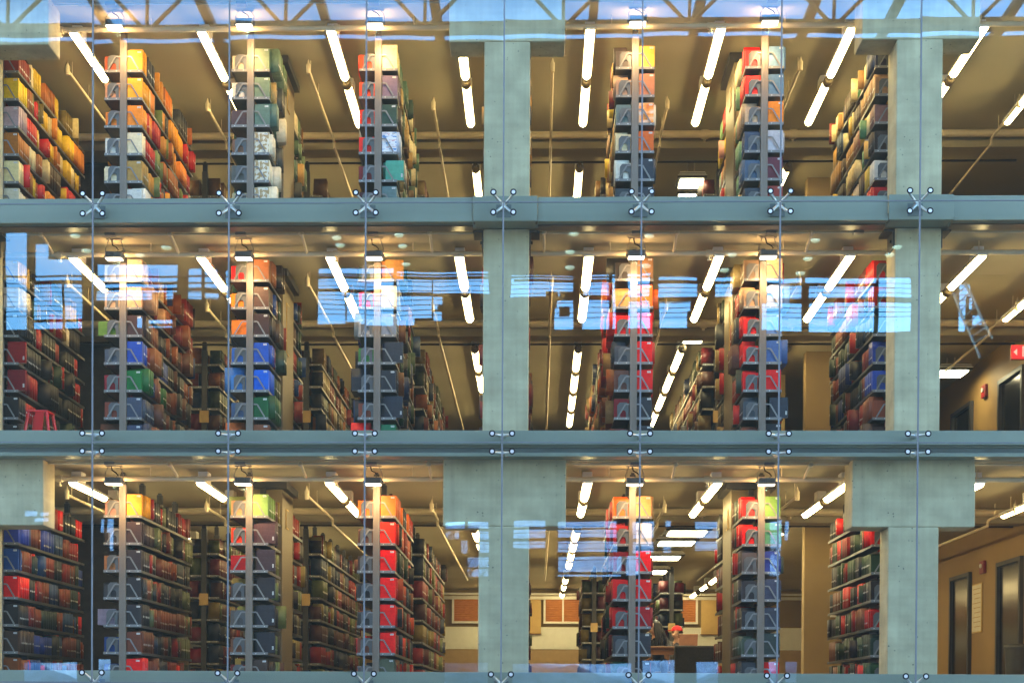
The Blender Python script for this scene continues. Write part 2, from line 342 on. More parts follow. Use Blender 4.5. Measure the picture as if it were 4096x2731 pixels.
beam_top(.386, 4.335, 'teal grey beam under the top floor between the two right columns')
beam_top(5.07, 9, 'short teal grey beam under the top floor at the right edge')
for a, b, w in ((-.347, .381, 'middle'), (4.34, 5.065, 'right')):
    t = thing('beam_cover_plate', ((a + b) / 2, .2, 5.22), f'flat teal grey cover plate over the beam joint at the {w} column', 'cover plate', 'beam cover plates')
    k = MB(); k.bbox(a - t.location.x, b - t.location.x, -.01, .012, 0, .283, .003); k.build('plate', 'teal', t)
    k = MB(); k.box(a - t.location.x + .02, b - t.location.x - .02, .013, .24, .0, .016); k.build('return_flange', 'teal', t)
def beam_mid(z, label, low=True):
    t = thing('steel_beam', (0, .3, z), label, 'beam', 'teal grey steel beams')
    k = MB(); k.bbox(-9, 9, -.08, -.03, .03, .172, .004); k.box(-9, 9, -.1, -.082, .012, .026); k.build('upper_plate', 'teal', t)
    k = MB(); k.bbox(-9, 9, -.03, .14, -.012, .026, .003); k.build('ledge', 'teal', t)
    k = MB(); k.bbox(-9, 9, -.02, .02, -.075, -.014, .003); k.build('recess', 'teal_shaded', t)
    k = MB(); k.bbox(-9, 9, -.06, -.01, -.118, -.076, .003); k.bbox(-9, 9, -.005, .15, -.118, -.102, .003); k.build('lower_plate', 'teal', t)
beam_mid(2.688, 'long teal grey beam between the middle and bottom floors')
beam_mid(-.06, 'teal grey sill beam along the lower edge')

# ------------------------------------------------------------------ glazing: one pane = one thing, with its seals
ROWS = [(-.03, 2.68, 'bottom'), (2.68, 5.36, 'middle'), (5.36, 8.04, 'top')]
for ri, (z0, z1, rn) in enumerate(ROWS):
    for i in range(-4, 4):
        w, h = P - .012, z1 - z0 - .012
        k = MB(); k.box(-w / 2, w / 2, -.005, .005, -h / 2, h / 2)
        pane = k.build('glazing_unit', 'glass', None, ((i + .5) * P, 0, (z0 + z1) / 2))
        tag(pane, f'clear reflecting pane, {ORD[i + 4]} from the left in the {rn} row of glass', 'glass pane', 'panes of the glass facade')
        pane.rotation_euler = (rnd.uniform(-.0012, .0012), 0, rnd.uniform(-.0012, .0012))
        k = MB(); k.bbox(w / 2 - .003, w / 2 + .0145, -.010, .008, -h / 2, h / 2, .003); k.build('vertical_seal', 'seal', pane)
        k = MB(); k.bbox(-w / 2, w / 2 - .004, -.008, .007, -h / 2 - .011, -h / 2 + .002, .002); k.build('horizontal_seal', 'seal', pane)

# ------------------------------------------------------------------ point fittings that hold the panes
def disc_mesh():
    k = MB()
    k.tube([(0, -.010, 0), (0, -.0135, 0)], .0205, 24, 0); k.tube([(0, -.008, 0), (0, -.0125, 0)], .036, 24, 1)
    k.tube([(0, -.006, 0), (0, .03, 0)], .012, 12, 1); return k.mesh('bolt_disc', ['chrome', 'black'])
DISC = disc_mesh()
def fitting(x, z, kind, label, group):
    t = thing('glass_clamp', (x, 0, z), label, 'glass clamp', group)
    s = .112
    pts = {'cross': [(-s, s), (s, s), (-s, -s), (s, -s)], 'bar': [(-s, 0), (s, 0)]}[kind]
    for a, b in pts:
        place('bolt_disc', DISC, t, (a, 0, b))
        k = MB(); k.tube([(0, .11, 0), (a * .9, .05, b * .9), (a, .03, b)], [.02, .0135, .012], 10); k.build('arm', 'cast', t)
    k = MB(); k.tube([(0, .085, 0), (0, .2, 0)], [.026, .03], 16); k.build('hub', 'cast', t)
    if kind == 'cross':
        k = MB(); k.bbox(-.085, .085, .185, .197, -.1, .045, .003); k.build('mounting_plate', 'teal_shaded', t)
for i in range(-3, 4):
    o = ORD[i + 3]
    fitting(i * P, 5.36, 'cross', f'four armed steel glass clamp on the top beam, {o} from the left', 'steel glass clamps')
    fitting(i * P, 2.68 + .1, 'bar', f'two bolt steel clamp on the upper half of the middle beam, {o} from the left', 'steel glass clamps')
    fitting(i * P, 2.68 - .1, 'bar', f'two bolt steel clamp on the lower half of the middle beam, {o} from the left', 'steel glass clamps')
    fitting(i * P, -.03, 'cross', f'steel glass clamp on the bottom sill, {o} from the left', 'steel glass clamps')

# ================================================================== ceilings: pipes, lamps, floods
def sprinkler(mb, x, y, z):
    mb.tube([(x, y, z + .02), (x, y, z - .03), (x, y, z - .055)], [.012, .016, .006], 8)
for fl in (2, 1, 0):
    dz = (fl - 1) * 2.68; fn = FNAME[fl]; c = CEIL[fl]
    t = thing('ceiling_pipe', (0, .98, 5.112 + dz), f'cream pipe crossing the front of the {fn} ceiling, lit by the floods', 'pipe', 'cream front ceiling pipes')
    k = MB(); k.tube([(-9, 0, 0), (9, 0, 0)], .030, 16); k.build('pipe_run', 'pipe', t)
    for x in (-5.35, -2.02, 2.42):
        k = MB(); k.tube([(x - .035, 0, 0), (x + .035, 0, 0)], .042, 14); k.tube([(x, 0, -.03), (x, 0, -.075)], [.016, .012], 8); k.tube([(x, 0, -.075), (x, 0, -.09)], [.026, .02], 10); k.build('coupling', 'pipe', t)
    for x in (-4.25, -1.1, 1.25, 3.3, 5.6):
        k = MB(); k.tube([(x, 0, .03), (x, .0, c - 5.112 - dz)], .006, 6); k.build('hanger_rod', 'pipe', t)
    t = thing('thin_conduit', (0, .62, c - .02), f'thin conduit along the front edge of the {fn} ceiling', 'conduit', 'thin ceiling conduits')
    k = MB(); k.tube([(-9, 0, 0), (9, 0, 0)], .011, 8); k.build('conduit_run', 'pipe', t)
    for x in (-4.63, -3.09, -1.54, 1.54, 3.09, 4.1):
        k = MB(); k.bbox(x - .06, x + .06, -.03, .05, -.015, .018, .004); k.build('junction_box', 'grey_alu', t)
    t = thing('water_main', (0, 4.25, 7.875 + dz - 2.68), f'thick cream pipe crossing the {fn} ceiling behind the first bookshelves', 'pipe', 'thick cream cross pipes')
    k = MB(); k.tube([(-9, 0, 0), (9, 0, 0)], .052, 18); k.build('pipe_run', 'pipe', t)
    for x in (-5.3, -1.9, 2.75, 4.0):
        k = MB(); k.tube([(x - .05, 0, 0), (x + .05, 0, 0)], .066, 16); k.tube([(x, 0, -.05), (x, 0, -.1)], .02, 8); k.build('coupling', 'pipe', t)
    t = thing('ceiling_beam', (0, 4.55, c - .19), f'grey brown downstand beam across the {fn} ceiling', 'beam', 'downstand ceiling beams')
    k = MB(); k.bbox(-8.9, 7.4, -.15, .15, 0, .188, .01); k.build('beam_body', 'ceiling', t)
    k = MB(); k.tube([(-8.9, .42, .03), (7.4, .42, .03)], .016, 8); k.build('conduit', 'dark', t)
    # branch pipes that run back from the facade, each ending in a sprinkler head
    for n, (x, y0) in enumerate(((-5.58, 1.92), (-4.06, 3.0), (-2.52, 1.92), (-1.02, 3.0), (.56, 1.92), (2.1, 3.0), (3.66, 1.92), (6.75, 3.0))):
        z = 7.74 + dz - 2.68
        t = thing('sprinkler_pipe', (x, y0, z), f'thin cream sprinkler pipe running back under the {fn} ceiling, {ORD[n]} from the left', 'pipe', 'thin sprinkler pipes')
        k = MB(); k.tube([(0, 0, 0), (0, 4.06 - y0, 0), (0, 4.1 - y0, -.02), (0, 4.12 - y0, -.09)], .019, 10); k.tube([(0, 4.12 - y0, -.075), (0, 12.5 - y0, -.075)], .019, 10); k.build('pipe_run', 'pipe', t)
        k = MB(); k.tube([(0, -.015, -.055), (0, -.015, .05), (0, -.015, .075), (0, -.015, .12)], [.026, .03, .014, .004], 10); k.build('sprinkler_head', 'pipe', t)
        k = MB(); k.tube([(0, .16, 0), (0, .16, .19)], .005, 6); k.tube([(0, .8, 0), (0, .8, .19)], .005, 6); k.build('hanger', 'pipe', t)
        if fl < 2:
            t = thing('drop_pipe', (x + (.15 if x < 0 else -.1), .6, 5.22 + dz), f'short cream pipe under the front of the {fn} ceiling, {ORD[n]} from the left', 'pipe', 'short front pipes')
            k = MB(); k.tube([(0, 0, 0), (0, .12, -.03), (0, .38, -.1)], .017, 10); k.build('pipe_run', 'pipe', t)
            k = MB(); k.tube([(0, -.05, -.03), (0, -.04, .0), (0, -.0, .01)], [.022, .03, .018], 10); k.build('pipe_cap', 'pipe', t)

def lens_mesh():
    k = MB(); n = 14; r = .046; L = 1.22
    rows = []
    for y, q in ((0, 1), (.01, 1), (L - .03, 1), (L - .012, .86), (L, .5)):
        rows.append([(r * q * math.cos(math.pi + math.pi * a / n), y, r * q * math.sin(math.pi + math.pi * a / n)) for a in range(n + 1)])
    vs = [p for row in rows for p in row]; fs = []
    for i in range(len(rows) - 1):
        for a in range(n): fs.append((i * (n + 1) + a, i * (n + 1) + a + 1, (i + 1) * (n + 1) + a + 1, (i + 1) * (n + 1) + a))
    k.add(vs, fs, 0, True); k.add(rows[0], [tuple(range(n + 1))]); k.add(rows[-1], [tuple(range(n + 1))[::-1]])
    return k.mesh('lens', 'lens')
LENS = lens_mesh()
k = MB(); k.bbox(-.062, .062, -.004, 1.224, .001, .03, .006); LPAN = k.mesh('housing', 'white')
k = MB(); k.bbox(-.06, .06, .12, .30, .03, .158, .006); LBOX = k.mesh('mounting_box', 'white')
k = MB(); k.tube([(0, -.20, -.004), (0, -.12, -.004)], .022, 10); k.tube([(0, -.125, -.01), (0, -.115, -.012), (0, -.012, -.012), (0, -.003, -.012)], [.04, .058, .058, .05], 16); LCON = k.mesh('end_socket', 'pillar')
OFFS = [0, 1.42, 4.2, 5.62, 7.04, 8.46, 11.6, 13.2, 15.2]  # the last offset is for added lamps that brighten the far wall
ROWX = [-5.18, -3.64, -2.09, -.548, .996, 2.54, 4.085, 5.63, 6.79]
for fl in (2, 1, 0):
    z = CEIL[fl] - .19
    for r, x in enumerate(ROWX):
        nl = {2: 4, 1: 6, 0: 9}[fl]
        if r < 3: nl = min(nl, 5)
        if r == 5 and fl == 0: nl = 2
        if r == 5 and fl == 2: nl = 2
        if r == 7 or (r == 6 and fl): nl = min(nl, 3)
        if r == 8: nl = 2
        for j in range(nl):
            t = thing('tube_lamp', (x, .95 + OFFS[j], z), f'lit tube lamp above the {ORD[r]} aisle of the {fn if False else FNAME[fl]}, {ORD[j]} from the glass', 'lamp', 'tube lamps under the ceilings')
            place('lens', LENS, t); place('housing', LPAN, t); place('mounting_box', LBOX, t)
            if j: place('end_socket', LCON, t)

# square lamps deeper in the fourth right aisle
def square_lamp(x, y, z, s, label, c, group='square hanging lamps'):
    t = thing('square_lamp', (x, y, z), label, 'lamp', group)
    k = MB(); k.bbox(-s * .82, s * .82, -s * .8, s * .8, -.012, .0, .004); k.build('lens', 'troffer', t)
    k = MB(); k.prism([(-s, .001), (s, .001), (s * 1.05, .03), (s * .8, .1), (-s * .8, .1), (-s * 1.05, .03)], 'y', -s, s); k.build('housing', 'dark', t)
    for q in range(3):
        k = MB(); k.box(-s * (1.03 - .07 * q), s * (1.03 - .07 * q), -s - .012, -s - .002, .035 + q * .022, .045 + q * .022); k.build('louvre', 'white', t)
    for q in (-.12, .12):
        k = MB(); k.tube([(q * s * 2, 0, .1), (q * s * 2, 0, c - z)], .01, 6); k.build('stem', 'pipe', t)
square_lamp(2.68, 5.35, 7.60, .21, 'square lit ceiling lamp behind the shelves of the top floor, nearer one', CEIL[2])
square_lamp(2.72, 6.3, 7.74, .16, 'small square lit ceiling lamp of the top floor, farther one', CEIL[2])
square_lamp(2.68, 5.0, 5.13, .16, 'small square lit lamp above the aisle of the middle floor', CEIL[1])
for n, y in enumerate((5.6, 7.2, 9.4, 12)):
    square_lamp(2.68, y, 2.42 - .04 * (n == 0), .34, f'square lit lamp over the reading tables, {ORD[n]} from the glass', CEIL[0])
square_lamp(6.9, 6.4, 5.0, .26, 'square hanging lamp in the corridor of the middle floor at right', CEIL[1])

# flood lamps that wash each range end
def flood(x, z, c, label):
    t = thing('flood_lamp', (x, .8, z), label, 'flood lamp', 'flood lamps above the shelf ends')
    k = MB(); k.bbox(-.1, .1, -.06, .05, -.03, .045, .008)
    for q in range(9): k.box(-.085 + q * .0213, -.077 + q * .0213, -.075, -.06, -.03, .03)
    k.build('lamp_body', 'grey_alu', t)
    k = MB(); k.bbox(-.092, .092, -.062, .04, -.04, -.031, .003); k.build('led_panel', 'led', t)
    k = MB()
    for s in (-1, 1): k.tube([(s * .108, 0, .0), (s * .108, 0, .09), (s * .07, 0, c - z - .02)], .005, 6); k.tube([(s * .100, 0, 0), (s * .122, 0, 0)], .016, 10)
    k.bbox(-.1, .1, -.015, .015, c - z - .022, c - z - .012, .002); k.build('yoke', 'grey_alu', t)
    k = MB(); k.tube([(-.03, .0, c - z - .02), (-.02, -.02, .13), (.03, -.03, .1), (.055, -.03, .07), (.03, -.02, .045)], .007, 8); k.build('cable', 'black', t)
    sd = bpy.data.lights.new('flood_light', 'POINT'); sd.energy = FLOOD; sd.shadow_soft_size = .04; sd.color = (1, .58, .24)
    so = bpy.data.objects.new('flood_light', sd); COL.objects.link(so); so.parent = t; so.location = (0, .085, -.05)
    sd = bpy.data.lights.new('flood_beam', 'SPOT'); sd.energy = FLOOD * 4.4; sd.spot_size = math.radians(125); sd.spot_blend = .8; sd.shadow_soft_size = .05; sd.color = (1, .60, .26)
    so = bpy.data.objects.new('flood_beam', sd); COL.objects.link(so); so.parent = t; so.location = (0, .0, -.06); so.rotation_euler = Vector((0, .42, -1)).to_track_quat('-Z', 'Y').to_euler()
for fl in (2, 1, 0):
    for n, i in enumerate((-3, -2, -1, 1, 2)):
        flood(i * P, {2: 7.76, 1: 5.03, 0: 2.37}[fl], CEIL[fl], f'grey flood lamp above the {ORD[i + 4]} shelving range, {FNAME[fl]}')

# ================================================================== shelving ranges
RN = {-4: 'leftmost range', -3: 'second range from left', -2: 'third range from left', -1: 'range left of middle column', 0: 'range behind middle column',
      1: 'range right of middle column', 2: 'second range from right', 3: 'rightmost range'}
TOPZ = {2: 7.744, 1: 5.06, 0: 2.385}

def post_mesh(h, m='post'):
    k = MB(); k.bbox(-.041, .041, 0, .055, 0, h, .003); k.bbox(-.041, -.029, -.006, -.0005, 0, h, .002); k.bbox(.029, .041, -.006, -.0005, 0, h, .002); k.bbox(-.006, .006, -.003, -.0005, .05, h - .1, .001)
    for s in range(3): k.box(-.003, .003, -.0045, -.0032, h - .09 + .02 * s, h - .08 + .02 * s, 1)
    return k.mesh('upright', [m, 'dark'])
CAPM = MB(); CAPM.bbox(-.034, .034, -.002, .06, .001, .13, .004); CAPM.box(-.02, .02, .0, .05, .131, .15); CAPM = CAPM.mesh('cap', 'dark')
def shelf_mesh(side, ln):
    k = MB(); a, b = (.044, .232) if side > 0 else (-.232, -.044)
    k.bbox(a, b, .006, ln, -.019, 0, .002); k.box(b - .008 if side > 0 else a, b if side > 0 else a + .008, .006, ln, -.032, -.0195)
    k.bbox(a, b, 0, .0055, -.026, .006, .0015, 1)
    for q in (.22, .78):
        x = a + (b - a) * q; k.tube([(x, -.0005, -.009), (x, -.003, -.009)], .0055, 8, 2)
    return k.mesh('shelf', ['shelf', 'strap', 'sticker'])
def bracket_mesh(side):
    k = MB(); w = .0085
    def bar(p, q):
        d = (Vector(q) - Vector(p)).normalized(); n = Vector((-d.y, d.x)) * w
        o = [(p[0] + n.x, p[1] + n.y), (q[0] + n.x, q[1] + n.y), (q[0] - n.x, q[1] - n.y), (p[0] - n.x, p[1] - n.y)]
        k.prism([(side * x, z) for x, z in o], 'y', -.006, -.002)
    bar((.184, .008), (.094, .160)); 
    k.prism([(side * x, z) for x, z in ((.0415, .152), (.0985, .152), (.0885, .1687), (.0415, .1687))], 'y', -.0058, -.0022)
    return k.mesh('bracket', 'strap')
BRK = {s: bracket_mesh(s) for s in (-1, 1)}
SHM = {(s, n): shelf_mesh(s, n * BAY) for s in (-1, 1) for n in (1, 3)}
SHF = {s: shelf_mesh(s, 4.0) for s in (-1, 1)}
PLATE = MB()
PLATE.prism([(-.07, 0), (-.07, .15), (-.04, .185), (.04, .185), (.07, .15), (.07, 0), (.034, 0), (.034, .066), (.02, .09), (-.02, .09), (-.034, .066), (-.034, 0)][::-1], 'y', 0, .003)
PLATE = PLATE.mesh('bookend', 'plate')

def near_range(fl, i):
    x, f = RX[i], FLOOR[fl]
    t = thing('shelving_unit', (x, YS, f), f'grey steel double shelving unit, {RN[i]}, {FNAME[fl]}', 'bookshelf', 'shelving ranges behind the glass')
    pm = POSTS.setdefault(fl, post_mesh(TOPZ[fl] - f))
    for b in range(4):
        u = place('upright', pm, t, (0, b * BAY + (0 if b < 3 else -.06), 0)); place('cap', CAPM, u, (0, 0, TOPZ[fl] - f))
    pillar = abs(i) == 2
    for z in SHELF[fl]:
        for s in (-1, 1):
            for y, n in (((0, 1), (2 * BAY, 1)) if pillar else ((0, 3),)):
                sh = place('shelf', SHM[s, n], t, (0, y, z - f))
                if y == 0: place('bracket', BRK[s], sh)
    if pillar:
        d = 1 if i < 0 else -1
        pt = thing('interior_pillar', (x, YS + 1.5 * BAY, f), f'square tan pillar between the shelves, {RN[i]}, {FNAME[fl]}', 'pillar', 'tan pillars inside the shelving')
        h = CEIL[fl] - f
        k = MB(); k.bbox(-.246, .246, -.38, .38, 0, h - .1, .008); k.build('shaft', 'pillar', pt)
        k = MB(); k.bbox(-.31, .31, -.43, .43, h - .098, h - .006, .004); k.build('capital', 'dark', pt)
        k = MB(); a, b = (.70, .95) if fl != 1 else (.1, .75)
        zz = SHELF[fl][2] - f; k.box(d * .248, d * .256, -.16, .02, zz + a - .05, zz + b - .05); fr = k.build('notice_frame', 'card', pt)
        k = MB(); k.box(d * .2565, d * .259, -.145, .005, zz + a - .035, zz + b - .065); k.build('notice', 'pillar', fr)
POSTS = {}
RX = {i: i * P + (.036 if i == -4 else 0) for i in range(-4, 4)}

# ------------------------------------------------------------------ the books that end each shelf
def E(s):
    """name r g b [flags]; flags: o overhangs outwards, n no bookend, f/m/s printed cover, t tall"""
    out = []
    for e in s.split(','):
        w = e.split(); k = [j for j, q in enumerate(w) if q.isdigit()][0]
        out.append((' '.join(w[:k]), tuple(int(q) for q in w[k:k + 3]), w[k + 3] if len(w) > k + 3 else ''))
    return out
ENDS = {
 (2, -4): ('', 'maroon 130 55 48,yellow 232 195 15,pinkish grey 175 150 150,brown 160 100 50,cream 220 200 150,grey 200 190 165'),
 (2, -3): ('brown 150 70 45,peach 190 140 110,orange 215 125 45,white 225 218 205,cream 230 210 175,grey 110 115 120', 'amber 232 160 38,pale amber 225 160 62,orange 235 140 18,cream 226 208 175,tan 165 130 78,light grey 205 200 190'),
 (2, -2): ('cream 190 175 150,white 215 205 190,dark maroon 80 60 60,brown 120 85 65,grey 90 90 85,beige 170 155 120', 'sage green 112 128 102,dull green 100 120 100,grey green 88 112 102,cream 215 206 185 m,marbled cream 216 208 186 m,pale cream 214 204 180 m'),
 (2, -1): ('orange red 228 78 25,red orange 232 85 30,vermilion 225 70 30,red 220 60 35,maroon 110 35 35,dark maroon 70 35 40', 'cream white 245 228 180 t,lavender grey 112 95 115,dark green 40 66 56,blue white printed 200 210 230 s,teal 85 150 130 o,grey teal 95 115 115'),
 (2, 1): ('dark grey 75 65 60,beige 160 130 110,grey green 95 110 108,cream 225 205 165,white 225 220 205,dark 55 60 65', 'peach tan 225 168 88,rose tan 172 112 85,orange flame 230 200 170 f,terracotta 200 100 52,dark slate 42 48 58,slate 48 54 62'),
 (2, 2): ('red 215 45 28,red orange 222 58 30,beige 190 160 130,slate blue 60 70 90,blue grey 75 90 110,dark 60 62 70', 'steel blue 110 140 165,grey blue 88 118 145,orange 240 140 20,light grey 190 185 190,maroon 92 42 52,brick 140 60 52'),
 (2, 3): ('navy 45 50 75,tan 165 130 100,mauve 125 92 88,dark brown 60 50 45,white 215 205 190,red 175 30 30', ''),
 (1, -4): ('', 'cream 225 190 130,white 215 205 195,black 32 30 32,crimson 128 28 34 o,dark crimson 112 28 36 o,black brown 30 27 27,dark grey 45 42 42'),
 (1, -3): ('grey 150 150 155,tan 175 150 130,pale green 98 125 60 o,grey blue 80 85 95,red marked 140 40 50,rust 120 62 48,brown 95 58 40', 'pale tan 228 196 165,beige 195 150 120,dark brown 62 42 42,blue 44 74 162,green 25 95 48,slate 58 66 84,navy slate 50 58 80'),
 (1, -2): ('red orange 220 42 22,orange 215 120 50,bright orange 225 125 40,blue 60 95 160,light blue 75 120 175,blue grey 65 80 105,orange brown 170 90 50', 'glossy brown 150 95 62,dark brown 72 48 42,black brown 52 34 34,blue 50 84 170,bright blue 32 92 190,green 20 80 45,brown 112 70 50'),
 (1, -1): ('dark green 60 70 55,pinkish red 225 45 70,pale grey 150 150 150,green 60 110 60,black 36 38 44 o,rust 120 65 50,red 215 20 34', 'tan 180 135 82 o,cream white 215 208 195,pale slate 110 120 135,dark slate 48 53 62 o,black slate 42 46 54,charcoal 44 48 58 o,green 38 98 70'),
 (1, 1): ('black brown 50 44 42,tan 190 140 95 n,red 205 28 40,dark grey 72 74 80,brown 95 62 52,dark red 120 30 36,rust 105 55 48', 'brown 145 108 76,orange 232 108 14,crimson 196 30 48,bright crimson 205 24 40,pure red 210 22 36,charcoal 40 42 48,dark grey 44 46 52'),
 (1, 2): ('dark beige 120 98 78,beige 180 145 115,red 208 30 42,bright red 212 26 38,deep red 196 24 38,slate 62 70 78,rust brown 120 70 55', 'cream 218 190 150,pale blue 150 165 200,light blue 110 135 180,slate blue 72 98 150,red 200 24 40,black slate 44 50 60 o,black 34 38 44'),
 (1, 3): ('red orange 200 52 36,dull red 165 45 42,black green 48 56 50,blue 52 70 140,bright blue 54 76 150,brown 125 68 50,dark brown 60 42 38', ''),
 (0, -4): ('', 'blue 48 62 150,deep blue 50 66 155,navy 36 68 128,red 215 20 28,black 36 33 35,dark brown 60 45 38,brown 120 68 38'),
 (0, -3): ('mauve 150 110 100,black 48 44 44,tan 150 102 68,dark grey 58 56 58,lilac grey 130 115 125 o,deep blue 40 62 110,blue 45 55 115', 'amber 222 155 62,plum brown 62 46 48,black plum 48 40 44,black 38 36 40,charcoal 44 42 46,brown 98 52 36,red 214 16 18'),
 (0, -2): ('tan 170 130 95,orange red 232 78 42,dark red 165 30 35,dark grey 66 58 56,grey 84 80 78,rust 110 70 52,red brown 105 40 36', 'lime green 118 150 84,plum 78 56 60 o,dark plum 62 50 56 o,black 40 38 42 o,charcoal 44 44 50 o,black slate 40 40 46 o,dark brown 58 46 42'),
 (0, -1): ('orange 228 110 22,dark brown 82 52 40,black brown 60 44 38,black 44 40 40,dark grey 52 50 50,rust 105 60 46,grey 74 74 76', 'orange 234 120 20,vermilion 235 66 12,red 232 20 16,bright red 226 16 24,scarlet 222 14 22,crimson 226 16 26,grey green 88 96 80'),
 (0, 1): ('orange 238 108 22,dark red 132 24 32,blood red 112 22 30,red 190 24 40,deep red 182 22 38,dark grey 62 62 66,green 28 66 44', 'tan 202 152 102,pale beige 205 190 175,pinkish red 226 32 56,crimson 196 22 42,dark crimson 150 24 40,charcoal 46 46 52,black 36 36 42'),
 (0, 2): ('red 214 30 24,crimson 204 24 32,slate brown 88 78 76,black 50 46 48,charcoal 44 42 46,grey green 72 82 68,dark grey 56 56 60', 'green 104 138 72,pale green 88 138 108,blue 56 64 130,slate 64 66 84,dark slate 58 60 72,dark green grey 50 58 56,red 190 30 36'),
 (0, 3): ('dark red 92 24 28,red 200 24 22,dark green 32 58 38,black 44 40 42,deep red 165 24 26,black green 36 48 38,green 40 66 40', ''),
}
PAL = {
 (2, -4): 'W 205 190 150,Y 200 170 60,B 150 90 45,R 185 35 25,W 220 205 170,G 110 95 50,O 200 130 60,K 70 55 45', (2, -3): 'A 215 150 45,O 215 125 35,T 190 130 65,W 215 200 160,R 170 40 30,G 110 120 70,K 60 60 65,B 150 85 45',
 (2, -2): 'G 100 118 92,G 70 95 75,W 212 200 175,T 175 140 90,B 120 80 45,K 60 60 55', (2, -1): 'K 50 70 62,W 205 195 170,T 160 130 80,G 75 100 85,B 90 70 55',
 (2, 0): 'W 200 180 140,K 70 60 55,T 160 120 70', (2, 1): 'W 215 195 150,Y 205 180 80,P 200 160 150,K 70 60 58,T 180 140 90,R 120 40 38', (2, 2): 'P 210 165 160,W 220 205 165,Y 205 180 70,T 170 130 80,G 120 150 110,R 170 45 40',
 (2, 3): 'W 215 200 160,T 190 150 90,T 150 115 75,W 205 195 160,G 85 125 90,R 120 50 45,K 80 65 55,Y 190 160 80,N 70 85 110',
 (1, -4): 'R 165 25 32,K 34 32 34,G 32 56 38,T 120 95 60,K 44 40 42,R 130 30 32', (1, -3): 'K 36 36 42,N 42 58 105,R 120 34 36,B 115 62 42,B 90 48 34,K 52 48 50,O 140 75 40', (1, -2): 'K 46 40 42,N 40 68 130,B 84 58 46,G 40 62 48,R 130 40 36,K 38 42 52',
 (1, -1): 'K 44 48 56,R 110 36 36,G 44 70 52,B 120 70 40,K 38 38 44,N 46 62 100', (1, 0): 'R 110 34 32,K 44 42 46,B 90 50 40', (1, 1): 'R 170 40 34,B 120 70 50,K 46 44 48,O 170 90 40,R 120 36 40,T 150 120 80', (1, 2): 'R 180 34 38,K 44 46 52,T 150 130 90,R 150 30 40,G 50 62 50,B 96 60 50',
 (1, 3): 'R 150 34 36,K 40 40 44,N 46 64 130,B 110 58 44,R 110 30 34,G 36 48 38',
 (0, -4): 'N 40 60 130,B 115 56 38,K 36 40 46,G 38 52 52,R 110 34 34,B 96 48 36,N 44 66 110,R 180 26 28', (0, -3): 'K 40 36 38,B 104 50 38,G 96 102 70,R 150 34 28,K 34 34 38,N 40 50 70,R 112 36 34,B 120 62 40', (0, -2): 'K 44 40 42,G 110 118 70,B 92 58 44,T 140 124 70,K 52 50 54,R 140 40 34',
 (0, -1): 'R 170 30 28,G 36 58 42,K 44 40 42,B 120 66 36,R 130 28 30,O 200 84 30,N 48 62 90', (0, 0): 'K 46 42 44,R 120 34 36,B 80 50 40', (0, 1): 'R 150 26 32,K 46 42 46,R 110 26 32,G 36 56 44,B 96 52 42', (0, 2): 'R 165 30 30,K 44 42 46,G 70 78 66,B 96 56 44,R 120 28 32',
 (0, 3): 'R 185 28 26,G 34 58 40,K 46 42 46,R 120 28 32,B 110 66 44,G 48 62 46,K 36 36 40',
}
FAR = {2: 'K 60 52 46,B 120 85 50,T 150 110 60,W 180 160 115,R 110 45 38', 1: 'K 44 40 40,B 96 60 44,R 120 36 36,T 140 120 80,O 160 92 44,G 60 72 54,N 50 58 90', 0: 'K 44 40 42,R 110 34 34,B 90 52 40,G 104 112 68,T 150 130 70,R 150 34 34,N 52 60 86'}

class Books:
    """many plain books as rows of boxes: numpy arrays, one mesh"""
    def __init__(s): s.b, s.c, s.u = [], [], []
    def add(s, x0, x1, y0, y1, z0, z1, col, mark, side, v0): s.b.append((x0, x1, y0, y1, z0, z1)); s.c.append((*col, mark)); s.u.append((side, v0))
    def mesh(s, name):
        B = np.array(s.b); n = len(B)
        V = np.empty((n, 8, 3)); 
        V[:, :, 0] = B[:, [0, 1, 1, 0, 0, 1, 1, 0]]; V[:, :, 1] = B[:, [2, 2, 3, 3, 2, 2, 3, 3]]; V[:, :, 2] = B[:, [4, 4, 4, 4, 5, 5, 5, 5]]
        F = np.array([(0, 3, 2, 1), (4, 5, 6, 7), (0, 1, 5, 4), (1, 2, 6, 5), (2, 3, 7, 6), (3, 0, 4, 7)])
        Fa = (F[None] + 8 * np.arange(n)[:, None, None]).reshape(-1)
        me = bpy.data.meshes.new(name); me.vertices.add(n * 8); me.vertices.foreach_set('co', V.reshape(-1))
        me.loops.add(n * 24); me.loops.foreach_set('vertex_index', Fa.astype(np.int32)); me.polygons.add(n * 6)
        me.polygons.foreach_set('loop_start', np.arange(0, n * 24, 4, dtype=np.int32))
        me.update(calc_edges=True); me.materials.append(M['book'])
        a = me.attributes.new('bcol', 'FLOAT_COLOR', 'FACE'); a.data.foreach_set('color', np.repeat(np.array(s.c), 6, axis=0).reshape(-1).astype(np.float32))
        U = np.full((n, 6, 4, 2), -5.0); u = np.array(s.u)
        r = u[:, 0] > 0
        U[r, 3] = np.array([(0, 0), (1, 0), (1, 1), (0, 1)]); U[~r, 5] = np.array([(1, 0), (0, 0), (0, 1), (1, 1)])
        U[r, 3, :, 1] -= u[r, 1][:, None]; U[~r, 5, :, 1] -= u[~r, 1][:, None]
        uv = me.uv_layers.new(name='spine'); uv.data.foreach_set('uv', U.reshape(-1).astype(np.float32))
        me.validate(); return me
BOOKS = Books()

